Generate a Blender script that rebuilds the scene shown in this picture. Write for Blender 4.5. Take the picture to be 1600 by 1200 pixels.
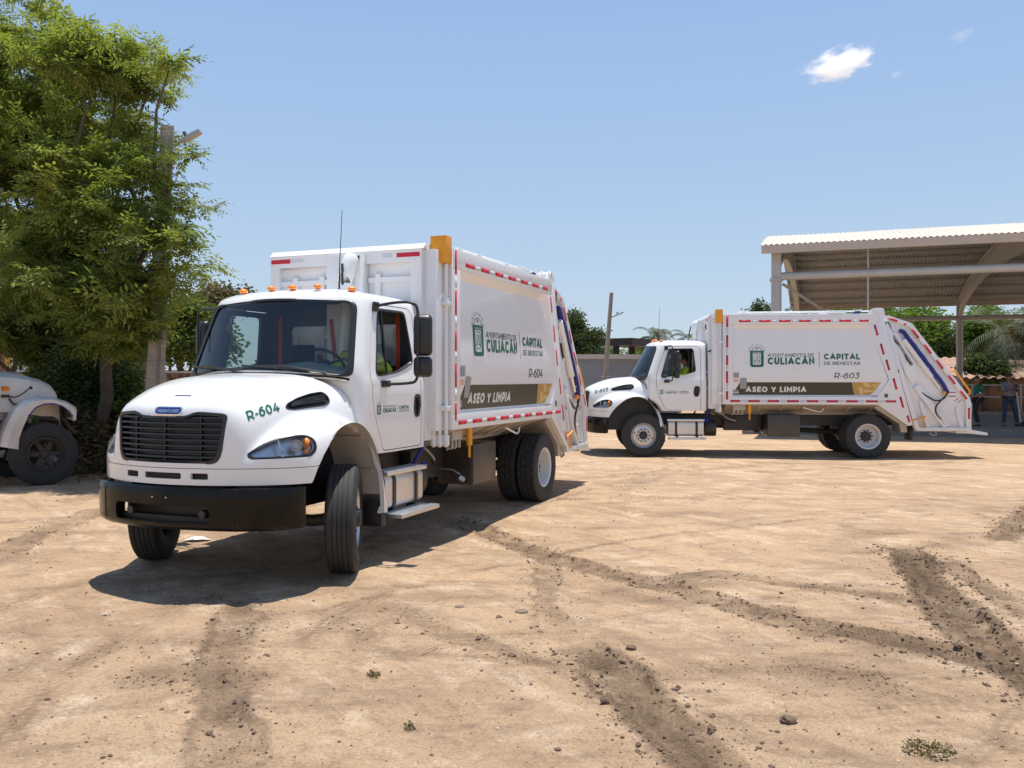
import bpy, bmesh, math, random
import numpy as np
from mathutils import Vector, Matrix
for o in list(bpy.data.objects): bpy.data.objects.remove(o)
S = bpy.context.scene
C = S.collection
R = math.radians
rnd = random.Random(7)
# ---------------------------------------------------------------- camera, light, exposure
W, H = 1600, 1200
F_PX, PITCH, ROLL, CAM_H = 1354.5, 0.0059, 0.0008, 1.8713
cam = bpy.data.objects.new('camera', bpy.data.cameras.new('camera')); C.objects.link(cam)
cam.data.sensor_width = 36.0; cam.data.lens = 36.0*F_PX/W
cam.data.clip_start = 0.1; cam.data.clip_end = 6000
cam.matrix_world = Matrix.Translation((0, 0, CAM_H)) @ Matrix.Rotation(R(90)-PITCH, 4, 'X') @ Matrix.Rotation(ROLL, 4, 'Z')
S.camera = cam
S.cycles.volume_bounces = 16; S.cycles.max_bounces = 16; S.cycles.transparent_max_bounces = 16
S.view_settings.view_transform = 'Standard'; S.view_settings.look = 'None'
S.view_settings.exposure = 0.26; S.view_settings.gamma = 1.0; S.view_settings.use_curve_mapping = False
SUN_EL, SUN_AZ = 83.0, 33.0            # azimuth clockwise from +Y: the sun stands high, a little behind the trucks
world = bpy.data.worlds.new('World'); S.world = world; world.use_nodes = True
nt = world.node_tree; nt.nodes.clear()
sky = nt.nodes.new('ShaderNodeTexSky'); sky.sky_type = 'NISHITA'; sky.sun_disc = False
sky.sun_elevation = R(SUN_EL); sky.sun_rotation = R(SUN_AZ); sky.altitude = 60; sky.air_density = 1.0; sky.dust_density = 1.0; sky.ozone_density = 1.0
bg = nt.nodes.new('ShaderNodeBackground'); bg.inputs[1].default_value = 0.15
# the clear dry-season sky pales towards the horizon: the physical sky blended with that gradient
geo = nt.nodes.new('ShaderNodeTexCoord'); sep = nt.nodes.new('ShaderNodeSeparateXYZ'); nt.links.new(geo.outputs['Generated'], sep.inputs[0])
rmp = nt.nodes.new('ShaderNodeValToRGB'); rmp.color_ramp.interpolation = 'B_SPLINE'
K = 1/0.15
for k, (pos, c) in enumerate(((0.0, (.52,.62,.72)), (.08, (.475,.60,.74)), (.22, (.375,.53,.76)), (.42, (.31,.47,.76)), (1.0, (.14,.27,.58)))):
    e = rmp.color_ramp.elements[k] if k < 2 else rmp.color_ramp.elements.new(pos)
    e.position = pos; e.color = (*[min(v, 9) for v in c], 1)
gain = nt.nodes.new('ShaderNodeVectorMath'); gain.operation = 'SCALE'; gain.inputs['Scale'].default_value = K*.89
nt.links.new(sep.outputs[2], rmp.inputs[0]); nt.links.new(rmp.outputs[0], gain.inputs[0])
mxs = nt.nodes.new('ShaderNodeMix'); mxs.data_type = 'RGBA'; mxs.inputs[0].default_value = .85
wo = nt.nodes.new('ShaderNodeOutputWorld')
nt.links.new(sky.outputs[0], mxs.inputs[6]); nt.links.new(gain.outputs[0], mxs.inputs[7]); nt.links.new(mxs.outputs[2], bg.inputs[0]); nt.links.new(bg.outputs[0], wo.inputs[0])
sd = bpy.data.lights.new('sun', 'SUN'); sd.energy = 5.0; sd.angle = R(0.53); sd.color = (1.0, 0.95, 0.87)
sun = bpy.data.objects.new('sun', sd); C.objects.link(sun)
_sv = Vector((math.sin(R(SUN_AZ))*math.cos(R(SUN_EL)), math.cos(R(SUN_AZ))*math.cos(R(SUN_EL)), math.sin(R(SUN_EL))))
sun.rotation_euler = _sv.to_track_quat('Z', 'Y').to_euler(); sun.location = (0, 0, 30)

# ---------------------------------------------------------------- helpers
def gpt(px, py, z=0.0):
    """photo pixel -> point on the horizontal plane z, as plain world coordinates (used once to survey the place)"""
    u = (px-800)/F_PX; w = -(py-600)/F_PX
    d = (u, math.cos(PITCH)+w*math.sin(PITCH), -math.sin(PITCH)+w*math.cos(PITCH))
    t = (z-CAM_H)/d[2]
    return (d[0]*t, d[1]*t)

class MB:
    def __init__(s): s.v = []; s.f = []
    def add(s, vs, fs):
        n = len(s.v); s.v += [tuple(float(c) for c in v) for v in vs]; s.f += [tuple(i+n for i in f) for f in fs]; return s
    def box(s, x0, x1, y0, y1, z0, z1):
        if x0 > x1: x0, x1 = x1, x0
        if y0 > y1: y0, y1 = y1, y0
        if z0 > z1: z0, z1 = z1, z0
        return s.add([(x0,y0,z0),(x1,y0,z0),(x1,y1,z0),(x0,y1,z0),(x0,y0,z1),(x1,y0,z1),(x1,y1,z1),(x0,y1,z1)],
                     [(0,3,2,1),(4,5,6,7),(0,1,5,4),(1,2,6,5),(2,3,7,6),(3,0,4,7)])
    def obox(s, c, u, v, w, a, b, h):
        c, u, v, w = map(Vector, (c, u, v, w)); u.normalize(); v.normalize(); w.normalize()
        P = [c+u*(i*a/2)+v*(j*b/2)+w*(k*h/2) for k in (-1,1) for i, j in ((-1,-1),(1,-1),(1,1),(-1,1))]
        return s.add(P, [(0,3,2,1),(4,5,6,7),(0,1,5,4),(1,2,6,5),(2,3,7,6),(3,0,4,7)])
    def prism(s, poly, axis, a, b):
        """polygon in the plane of the two other axes, pushed from a to b along axis (0,1,2)"""
        n = len(poly)
        def P(p, t): q = [p[0], p[1]]; q.insert(axis, t); return q
        return s.add([P(p, a) for p in poly]+[P(p, b) for p in poly],
                     [tuple(range(n))[::-1], tuple(range(n, 2*n))]+[(i, (i+1) % n, n+(i+1) % n, n+i) for i in range(n)])
    def tube(s, pts, r, n=10, cap=True, sx=1.0):
        pts = [Vector(p) for p in pts]
        rr = r if isinstance(r, (list, tuple)) else [r]*len(pts)
        ring = []; up = None
        for i, p in enumerate(pts):
            t = (pts[min(i+1, len(pts)-1)]-pts[max(i-1, 0)]).normalized()
            if up is None:
                up = t.orthogonal().normalized()
            up = (up-t*up.dot(t)).normalized(); bi = t.cross(up)
            ring.append([p+(up*math.cos(2*math.pi*k/n)*sx+bi*math.sin(2*math.pi*k/n))*rr[i] for k in range(n)])
        vs = [v for g in ring for v in g]; fs = []
        for i in range(len(pts)-1):
            for k in range(n):
                fs.append((i*n+k, i*n+(k+1) % n, (i+1)*n+(k+1) % n, (i+1)*n+k))
        if cap: fs += [tuple(range(n))[::-1], tuple((len(pts)-1)*n+k for k in range(n))]
        return s.add(vs, fs)
    def lathe(s, prof, n, c=(0,0,0), axis=1, close=False, rf=None):
        """prof: (radius, offset along axis) pairs"""
        vs = []; m = len(prof)
        for k in range(n):
            a = 2*math.pi*k/n
            for j, (r, o) in enumerate(prof):
                if rf: r = rf(r, o, a, j)
                q = [r*math.cos(a), r*math.sin(a)]; q.insert(axis, o)
                vs.append((q[0]+c[0], q[1]+c[1], q[2]+c[2]))
        fs = []
        for k in range(n):
            k2 = (k+1) % n
            for j in range(m-1 if not close else m):
                j2 = (j+1) % m
                fs.append((k*m+j, k*m+j2, k2*m+j2, k2*m+j))
        return s.add(vs, fs)
    def loft(s, rings, cap=True):
        n = len(rings[0]); vs = [p for r in rings for p in r]; fs = []
        for i in range(len(rings)-1):
            for k in range(n): fs.append((i*n+k, i*n+(k+1) % n, (i+1)*n+(k+1) % n, (i+1)*n+k))
        if cap: fs += [tuple(range(n))[::-1], tuple((len(rings)-1)*n+k for k in range(n))]
        return s.add(vs, fs)
    def grid(s, rows, thick=None):
        n = len(rows[0]); m = len(rows); vs = [p for r in rows for p in r]
        fs = [(i*n+j, i*n+j+1, (i+1)*n+j+1, (i+1)*n+j) for i in range(m-1) for j in range(n-1)]
        return s.add(vs, fs)
    def sphere(s, c, r, n=12, m=8, sc=(1,1,1)):
        vs = []; fs = []
        for i in range(m+1):
            t = math.pi*i/m
            for k in range(n):
                a = 2*math.pi*k/n
                vs.append((c[0]+r*sc[0]*math.sin(t)*math.cos(a), c[1]+r*sc[1]*math.sin(t)*math.sin(a), c[2]+r*sc[2]*math.cos(t)))
        for i in range(m):
            for k in range(n): fs.append((i*n+k, (i+1)*n+k, (i+1)*n+(k+1) % n, i*n+(k+1) % n))
        return s.add(vs, fs)
    def mesh(s, name, mat=None, bevel=0, smooth=35, seg=2, recalc=True, merge=True):
        me = bpy.data.meshes.new(name)
        me.from_pydata(s.v, [], s.f)
        bm = bmesh.new(); bm.from_mesh(me)
        if merge: bmesh.ops.remove_doubles(bm, verts=bm.verts, dist=1e-5)
        if recalc: bmesh.ops.recalc_face_normals(bm, faces=bm.faces)
        if bevel:
            es = [e for e in bm.edges if len(e.link_faces) == 2 and e.calc_face_angle(0) > R(40)]
            bmesh.ops.bevel(bm, geom=es, offset=bevel, segments=seg, profile=0.6, affect='EDGES', clamp_overlap=True)
        bm.to_mesh(me); bm.free()
        finish(me, smooth)
        if mat: me.materials.append(mat)
        return me
    def build(s, name, mat, parent=None, bevel=0, smooth=35, seg=2, loc=None, merge=True, recalc=True):
        return link(name, s.mesh(name, mat, bevel, smooth, seg, merge=merge, recalc=recalc), parent, loc)

def finish(me, ang=35):
    """smooth shading with sharp edges above an angle"""
    if len(me.polygons) == 0: return
    me.polygons.foreach_set('use_smooth', [True]*len(me.polygons))
    if ang is not None and len(me.polygons) < 400000:
        bm = bmesh.new(); bm.from_mesh(me)
        for e in bm.edges: e.smooth = not (len(e.link_faces) == 2 and e.calc_face_angle(0) > R(ang))
        bm.to_mesh(me); bm.free()
    me.update()

def link(name, me, parent=None, loc=None):
    o = bpy.data.objects.new(name, me); C.objects.link(o)
    if parent: o.parent = parent
    if loc is not None: o.location = loc
    return o
def tag(o, label=None, cat=None, group=None, kind=None):
    for k, v in (('label', label), ('category', cat), ('group', group), ('kind', kind)):
        if v: o[k] = v
    return o
def empty(name, loc=(0,0,0), rz=0):
    o = bpy.data.objects.new(name, None); C.objects.link(o); o.location = loc; o.rotation_euler = (0,0,rz); o.empty_display_size = .3
    return o
KIDS = {}
def copy_tree(o, parent=None):
    c = o.copy(); C.objects.link(c); c.parent = parent
    for ch in list(o.children): copy_tree(ch, c)
    return c
def big_mesh(name, V, F, mat, smooth=False, attr=None):
    """numpy verts (n,3) and faces (m,k) -> mesh, fast"""
    me = bpy.data.meshes.new(name); V = np.ascontiguousarray(V, np.float32); F = np.ascontiguousarray(F, np.int32); k = F.shape[1]
    me.vertices.add(len(V)); me.vertices.foreach_set('co', V.ravel())
    me.loops.add(F.size); me.loops.foreach_set('vertex_index', F.ravel())
    me.polygons.add(len(F)); me.polygons.foreach_set('loop_start', np.arange(0, F.size, k, dtype=np.int32))
    me.polygons.foreach_set('use_smooth', np.full(len(F), smooth))
    if attr:
        for an, av in attr.items():
            a = me.attributes.new(an, 'FLOAT', 'POINT'); a.data.foreach_set('value', np.ascontiguousarray(av, np.float32))
    me.update(calc_edges=True); me.validate()
    if mat: me.materials.append(mat)
    return me
def boolean(me, cutters, op='DIFFERENCE'):
    """me minus each cutter mesh, through modifiers, baked"""
    o = bpy.data.objects.new('tmp', me); C.objects.link(o); cs = []
    for c in cutters:
        co = bpy.data.objects.new('tmpc', c); C.objects.link(co); cs.append(co)
        m = o.modifiers.new('b', 'BOOLEAN'); m.operation = op; m.solver = 'EXACT'; m.object = co; m.use_self = False
    dg = bpy.context.evaluated_depsgraph_get(); dg.update()
    out = bpy.data.meshes.new_from_object(o.evaluated_get(dg))
    for c in cs+[o]: bpy.data.objects.remove(c)
    return out
def islands(me):
    """split a mesh into its loose pieces"""
    bm = bmesh.new(); bm.from_mesh(me); bm.verts.ensure_lookup_table()
    seen = set(); res = []
    for v in bm.verts:
        if v.index in seen: continue
        st = [v]; comp = []; seen.add(v.index)
        while st:
            q = st.pop(); comp.append(q.index)
            for e in q.link_edges:
                w = e.other_vert(q)
                if w.index not in seen: seen.add(w.index); st.append(w)
        res.append(comp)
    out = []
    for comp in res:
        cs = set(comp); fs = {f for i in comp for f in bm.verts[i].link_faces}
        idx = {i: k for k, i in enumerate(comp)}
        m = bpy.data.meshes.new('piece')
        m.from_pydata([tuple(bm.verts[i].co) for i in comp], [], [[idx[v.index] for v in f.verts] for f in fs])
        out.append(m)
    bm.free()
    return out
def lerp_pts(pts, n):
    """Catmull-Rom through pts, n samples per span"""
    P = [Vector(p) for p in pts]; P = [P[0]*2-P[1]]+P+[P[-1]*2-P[-2]]; out = []
    for i in range(1, len(P)-2):
        for k in range(n):
            t = k/n; a, b, c, d = P[i-1], P[i], P[i+1], P[i+2]
            out.append(0.5*((2*b)+(c-a)*t+(2*a-5*b+4*c-d)*t*t+(3*b-a-3*c+d)*t**3))
    out.append(P[-2]); return out
def roundpoly(poly, r, n=5):
    out = []; m = len(poly)
    for i in range(m):
        p0, p1, p2 = Vector(poly[i-1]), Vector(poly[i]), Vector(poly[(i+1) % m])
        rr = r[i] if isinstance(r, (list, tuple)) else r
        d0 = min(rr, (p0-p1).length*.49); d1 = min(rr, (p2-p1).length*.49)
        a = p1+(p0-p1).normalized()*d0; b = p1+(p2-p1).normalized()*d1
        for k in range(n+1):
            t = k/n; q = a*(1-t)**2+p1*2*t*(1-t)+b*t*t
            if not out or (Vector(out[-1])-q).length > 1e-4: out.append((q.x, q.y))
    if (Vector(out[0])-Vector(out[-1])).length < 1e-4: out.pop()
    return out

def inset(poly, d):
    n = len(poly); A = sum(poly[i][0]*poly[(i+1) % n][1]-poly[(i+1) % n][0]*poly[i][1] for i in range(n)); sg = 1 if A > 0 else -1; out = []
    for i in range(n):
        p0, p1, p2 = Vector(poly[i-1]), Vector(poly[i]), Vector(poly[(i+1) % n])
        a = (p1-p0); b = (p2-p1)
        a = a.normalized() if a.length > 1e-7 else b.normalized(); b = b.normalized() if b.length > 1e-7 else a
        na, nb = Vector((-a.y, a.x))*sg, Vector((-b.y, b.x))*sg; m = (na+nb); m = m.normalized()/max(.5, (m.normalized().dot(na)))
        q = p1+m*d; out.append((q.x, q.y))
    return out

# ---------------------------------------------------------------- materials
def mat(name, col, rough=.5, metal=0., spec=.5, coat=0., noise=0., nscale=8., bump=0., bscale=60., coords='Object', dirt=None, sheen=0):
    m = bpy.data.materials.new(name); m.use_nodes = True; t = m.node_tree; p = t.nodes['Principled BSDF']
    p.inputs['Base Color'].default_value = (*col, 1); p.inputs['Roughness'].default_value = rough; p.inputs['Metallic'].default_value = metal
    p.inputs['Specular IOR Level'].default_value = spec; p.inputs['Coat Weight'].default_value = coat; p.inputs['Coat Roughness'].default_value = .06
    tc = t.nodes.new('ShaderNodeTexCoord')
    last = None
    if noise:
        n = t.nodes.new('ShaderNodeTexNoise'); n.inputs['Scale'].default_value = nscale; n.inputs['Detail'].default_value = 6; n.inputs['Roughness'].default_value = .6
        t.links.new(tc.outputs[coords], n.inputs['Vector'])
        r = t.nodes.new('ShaderNodeMapRange'); r.inputs[1].default_value = .25; r.inputs[2].default_value = .75
        r.inputs[3].default_value = 1-noise; r.inputs[4].default_value = 1+noise; t.links.new(n.outputs['Fac'], r.inputs[0])
        x = t.nodes.new('ShaderNodeVectorMath'); x.operation = 'SCALE'; x.inputs[0].default_value = col; t.links.new(r.outputs[0], x.inputs['Scale'])
        t.links.new(x.outputs[0], p.inputs['Base Color']); last = x.outputs[0]
    if dirt:   # (colour, amount, top height): dust that settles low down on the vehicle
        sx = t.nodes.new('ShaderNodeSeparateXYZ'); t.links.new(tc.outputs['Object'], sx.inputs[0])
        mr = t.nodes.new('ShaderNodeMapRange'); mr.inputs[1].default_value = dirt[2]; mr.inputs[2].default_value = dirt[2]*.35; mr.inputs[3].default_value = 0; mr.inputs[4].default_value = dirt[1]
        t.links.new(sx.outputs[2], mr.inputs[0])
        n2 = t.nodes.new('ShaderNodeTexNoise'); n2.inputs['Scale'].default_value = 5; n2.inputs['Detail'].default_value = 8; t.links.new(tc.outputs['Object'], n2.inputs['Vector'])
        mu = t.nodes.new('ShaderNodeMath'); mu.operation = 'MULTIPLY'; t.links.new(mr.outputs[0], mu.inputs[0]); t.links.new(n2.outputs['Fac'], mu.inputs[1])
        mx = t.nodes.new('ShaderNodeMix'); mx.data_type = 'RGBA'; t.links.new(mu.outputs[0], mx.inputs[0])
        if last: t.links.new(last, mx.inputs[6])
        else: mx.inputs[6].default_value = (*col, 1)
        mx.inputs[7].default_value = (*dirt[0], 1); t.links.new(mx.outputs[2], p.inputs['Base Color'])
    if bump:
        n = t.nodes.new('ShaderNodeTexNoise'); n.inputs['Scale'].default_value = bscale; n.inputs['Detail'].default_value = 8
        t.links.new(tc.outputs[coords], n.inputs['Vector'])
        b = t.nodes.new('ShaderNodeBump'); b.inputs['Strength'].default_value = bump; b.inputs['Distance'].default_value = .02
        t.links.new(n.outputs['Fac'], b.inputs['Height']); t.links.new(b.outputs[0], p.inputs['Normal'])
    return m
def glass_mat(name, tint, refl=.06, rough=.0, ior=1.45):
    m = bpy.data.materials.new(name); m.use_nodes = True; t = m.node_tree; t.nodes.clear()
    o = t.nodes.new('ShaderNodeOutputMaterial'); tr = t.nodes.new('ShaderNodeBsdfTransparent'); tr.inputs[0].default_value = (*tint, 1)
    g = t.nodes.new('ShaderNodeBsdfGlossy'); g.inputs['Roughness'].default_value = rough
    fr = t.nodes.new('ShaderNodeFresnel'); fr.inputs[0].default_value = ior
    ad = t.nodes.new('ShaderNodeMath'); ad.operation = 'ADD'; ad.inputs[1].default_value = refl; ad.use_clamp = True
    mx = t.nodes.new('ShaderNodeMixShader'); t.links.new(fr.outputs[0], ad.inputs[0]); t.links.new(ad.outputs[0], mx.inputs[0])
    t.links.new(tr.outputs[0], mx.inputs[1]); t.links.new(g.outputs[0], mx.inputs[2]); t.links.new(mx.outputs[0], o.inputs[0])
    return m
DUST = (.42, .30, .20)
M = {}
M['white'] = mat('white_paint', (.80,.80,.79), .22, coat=.6, noise=.025, nscale=2.5, dirt=(DUST, .42, 1.5))
M['bodywhite'] = mat('body_white_paint', (.79,.79,.79), .30, coat=.35, noise=.03, nscale=3, bump=.04, bscale=3, dirt=(DUST, .45, 1.6))
M['primer'] = mat('beige_underbody', (.46,.41,.35), .6, noise=.12, nscale=6, dirt=(DUST, .6, 1.6))
M['liner'] = mat('wheel_well_liner', (.44,.42,.39), .6, noise=.06, nscale=5, dirt=(DUST, .8, 1.6))
M['black'] = mat('black_plastic', (.018,.018,.019), .38, noise=.2, nscale=20)
M['bumper'] = mat('black_bumper_paint', (.006,.0055,.005), .16, spec=.2, noise=.2, nscale=4, dirt=(DUST, .05, 1.1))
M['chassis'] = mat('chassis_black', (.016,.015,.015), .5, noise=.25, nscale=8, dirt=(DUST, .22, 1.2))
M['toolbox'] = mat('dusty_black_box', (.030,.027,.024), .35, noise=.2, nscale=4, dirt=(DUST, .35, 1.2))
M['tyre'] = mat('tyre_rubber', (.028,.027,.026), .75, noise=.25, nscale=12, bump=.25, bscale=90, dirt=(DUST, .0, 1.0))
M['alu'] = mat('bright_aluminium', (.66,.63,.60), .34, metal=.75, noise=.12, nscale=6)
M['alutread'] = mat('tread_plate', (.66,.66,.67), .35, metal=.9, noise=.1, nscale=10)
M['steelrim'] = mat('silver_rim', (.60,.60,.61), .35, metal=.75, noise=.1, nscale=6, dirt=(DUST, .2, .9))
M['whiterim'] = mat('pale_rim', (.62,.61,.59), .4, noise=.06, nscale=6)
M['red'] = mat('red_reflector', (.55,.012,.035), .3, noise=.12, nscale=60)
M['silverstrip'] = mat('silver_reflector', (.62,.64,.66), .3, noise=.15, nscale=80)
M['green'] = mat('green_print', (.004,.13,.075), .4)
M['greydecal'] = mat('grey_green_print', (.05,.10,.085), .4)
M['olive'] = mat('olive_band', (.040,.042,.026), .35, noise=.12, nscale=5)
M['gold'] = mat('gold_band', (.50,.29,.065), .35)
M['goldlight'] = mat('gold_band_light', (.66,.46,.19), .35)
M['offwhite'] = mat('off_white_print', (.72,.71,.66), .4)
M['darkprint'] = mat('dark_print', (.03,.05,.045), .4)
M['greyplate'] = mat('grey_plate', (.30,.31,.32), .4, noise=.1, nscale=30)
M['amber'] = mat('amber_paint', (.80,.33,.008), .45, noise=.05)
M['orange'] = mat('orange_paint', (.85,.20,.01), .4)
M['amberlens'] = mat('amber_lens', (.95,.28,.01), .12, coat=1.)
M['blue'] = mat('blue_sleeve', (.012,.02,.20), .6, noise=.2, nscale=30, bump=.3, bscale=40)
M['wheelblack'] = mat('dark_dirty_wheel', (.050,.040,.034), .7, noise=.3, nscale=8)
M['lampbowl'] = mat('lamp_reflector', (.55,.56,.58), .30, metal=.9)
M['chrome'] = mat('chrome', (.85,.85,.86), .06, metal=1.)
M['interior'] = mat('cab_interior', (.075,.085,.088), .6, noise=.1)
M['dash'] = mat('dashboard', (.32,.36,.35), .55, noise=.1)
M['belt'] = mat('orange_seat_belt', (.60,.07,.02), .6)
M['seat'] = mat('seat_cloth', (.02,.022,.03), .8)
M['glass'] = glass_mat('windscreen_glass', (.86,.94,.92), .03)
M['sideglass'] = glass_mat('side_glass', (.55,.62,.60), .04)
M['lens'] = glass_mat('headlamp_lens', (.95,.95,.95), .01, 0, 1.22)
M['mirror'] = mat('mirror_glass', (.8,.8,.8), .03, metal=1.)
M['concrete'] = mat('weathered_concrete', (.30,.27,.235), .85, noise=.18, nscale=5, bump=.3, bscale=30)
M['skin'] = mat('skin', (.30,.15,.09), .55)
M['hair'] = mat('black_hair', (.012,.010,.009), .6)
M['hivis'] = mat('yellow_safety_cloth', (.50,.60,.02), .8, bump=.3, bscale=12)
M['zinc'] = mat('galvanised_steel', (.42,.42,.42), .4, metal=.7, noise=.15)
# ---------------------------------------------------------------- flat print: lettering and emblems laid on a surface
def _arc(cx, cy, rx, ry, a0, a1, n=10): return [(cx+rx*math.cos(R(a0+(a1-a0)*k/n)), cy+ry*math.sin(R(a0+(a1-a0)*k/n))) for k in range(n+1)]
_S = [(.97,.86),(.80,.97),(.50,1.0),(.20,.96),(.05,.78),(.18,.60),(.50,.51),(.82,.42),(.97,.24),(.80,.05),(.48,0),(.18,.04),(.0,.16)]
GLYPHS = {   # width, centre lines in a unit box
 'A': (.92, [[(0,0),(.5,1),(1,0)], [(.17,.27),(.83,.27)]]), 'B': (.72, [[(0,0),(0,1)]+_arc(.62,.76,.34,.24,90,-90), [(0,.52)]+_arc(.62,.26,.38,.26,90,-90)+[(0,0)]]),
 'C': (.84, [_arc(.56,.5,.56,.5,48,312,18)]), 'D': (.84, [[(0,0),(0,1)]+_arc(.45,.5,.55,.5,90,-90,14)+[(0,0)]]),
 'E': (.62, [[(1,1),(0,1),(0,0),(1,0)], [(0,.51),(.9,.51)]]), 'F': (.60, [[(1,1),(0,1),(0,0)], [(0,.49),(.9,.49)]]), 'G': (.86, [_arc(.54,.5,.54,.5,48,318,18)+[(1,.22),(1,.5),(.6,.5)]]),
 'H': (.74, [[(0,0),(0,1)], [(1,0),(1,1)], [(0,.5),(1,.5)]]), 'I': (.0, [[(.5,0),(.5,1)]]), 'L': (.58, [[(0,1),(0,0),(1,0)]]),
 'M': (.92, [[(0,0),(0,1),(.5,.30),(1,1),(1,0)]]), 'N': (.76, [[(0,0),(0,1),(1,0),(1,1)]]), 'O': (.92, [_arc(.5,.5,.5,.5,90,450,28)]),
 'P': (.70, [[(0,0),(0,1)]+_arc(.52,.66,.48,.34,90,-90)+[(0,.32)]]), 'R': (.72, [[(0,0),(0,1)]+_arc(.52,.66,.46,.34,90,-90)+[(0,.32)], [(.50,.32),(1,0)]]),
 'S': (.66, [_S]), 'T': (.74, [[(0,1),(1,1)], [(.5,1),(.5,0)]]), 'U': (.74, [[(0,1),(0,.42)]+_arc(.5,.42,.5,.42,180,360,12)+[(1,1)]]), 'Y': (.82, [[(0,1),(.5,.42),(1,1)], [(.5,.42),(.5,0)]]),
 '0': (.68, [_arc(.5,.5,.5,.5,90,450,24)]), '6': (.66, [[(.84,.98),(.52,.97),(.22,.80),(.05,.55),(.0,.36)]+_arc(.5,.33,.5,.33,175,-185,20)]),
 '4': (.74, [[(.62,1),(0,.27),(1,.27)], [(.72,.52),(.72,0)]]), '3': (.60, [[(.05,1),(.95,1),(.42,.60)]+_arc(.45,.30,.53,.30,80,-140,12)]), '-': (.30, [[(0,.38),(1,.38)]]), ' ': (.10, []),
}
def text_polys(txt, bold=.17, gap=.13, shear=0.0):
    t = bold; x = 0; V = []; F = []; lay = 0
    for ch in txt:
        acc = ch == 'Á'; w, lines = GLYPHS['A' if acc else ch]; w = max(w, 0)
        if ch != ' ': w = w if ch != 'I' else 0
        lines = [l for l in lines]
        ww = max(w-t, 0) if ch != 'I' else 0
        if acc: lines = lines+[[(.48,1.16),(.66,1.33)]]
        for l in lines:
            P = [Vector((x+t/2+a*ww, t/2+b*(1-t))) for a, b in l]; n = len(P); L = []; Rr = []
            closed = (P[0]-P[-1]).length < 1e-4
            for i in range(n):
                a = P[i]-P[i-1] if i else (P[0]-P[-2] if closed else P[1]-P[0]); b = P[i+1]-P[i] if i < n-1 else (P[1]-P[0] if closed else P[i]-P[i-1])
                a.normalize(); b.normalize(); na, nb = Vector((-a.y, a.x)), Vector((-b.y, b.x)); m = na+nb
                if m.length < .2: m = na.copy()
                m.normalize(); k = 1/max(.42, m.dot(na)); L.append(P[i]+m*k*t/2); Rr.append(P[i]-m*k*t/2)
            if not closed:      # square ends: flush with the box
                pass
            z = lay*.0003; lay = (lay+1) % 3
            base = len(V)
            for a, b in zip(L, Rr): V += [(a.x, min(max(a.y, 0), 1.4), z), (b.x, min(max(b.y, 0), 1.4), z)]
            F += [(base+2*i, base+2*i+1, base+2*i+3, base+2*i+2) for i in range(n-1)]
            if len(l) > 1 and not closed:   # extend straight ends by half a stroke when they end inside the box edge
                for e, q in ((0, 1), (-1, -2)):
                    d = (P[e]-P[q]).normalized(); ee = 0 if e == 0 else n-1
                    if abs(d.x) > .95 or abs(d.y) > .95 or True:
                        ext = t/2 if (abs(d.x) > .95 or abs(d.y) > .95) else t*.25
                        a = base+2*ee; V[a] = (V[a][0]+d.x*ext, V[a][1]+d.y*ext, z); V[a+1] = (V[a+1][0]+d.x*ext, V[a+1][1]+d.y*ext, z)
        x += (t if ch == 'I' else w)+gap+(.22 if ch == ' ' else 0)
    V = [(a, min(max(b, 0), 1.42 if b > 1.05 else 1.0), c) for a, b, c in V]
    x0 = min(v[0] for v in V); x1 = max(v[0] for v in V)
    return [((a-x0)/(x1-x0)+shear*b*.1, b, c) for a, b, c in V], F
def fit_text(mb, txt, x0, z0, x1, z1, fn, bold=.17, shear=0., gap=.13):
    v, f = text_polys(txt, bold, gap, shear)
    out = []
    for a, b, c in v:
        p = fn(x0+(x1-x0)*a, z0+(z1-z0)*b); out.append((p[0], p[1]+c, p[2]))
    mb.add(out, f)
def flat_poly(mb, poly, fn):
    mb.add([fn(a, b) for a, b in poly], [tuple(range(len(poly)))])
def ring_poly(mb, outer, inner, fn):
    n = len(outer)
    mb.add([fn(a, b) for a, b in outer]+[fn(a, b) for a, b in inner], [(i, (i+1) % n, n+(i+1) % n, n+i) for i in range(n)])
def stroke(mb, pts, w, fn):
    for (a, b), (c, d) in zip(pts[:-1], pts[1:]):
        L = math.hypot(c-a, d-b) or 1; nx, nz = -(d-b)/L*w/2, (c-a)/L*w/2
        mb.add([fn(a+nx, b+nz), fn(c+nx, d+nz), fn(c-nx, d-nz), fn(a-nx, b-nz)], [(0,1,2,3)])
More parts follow.
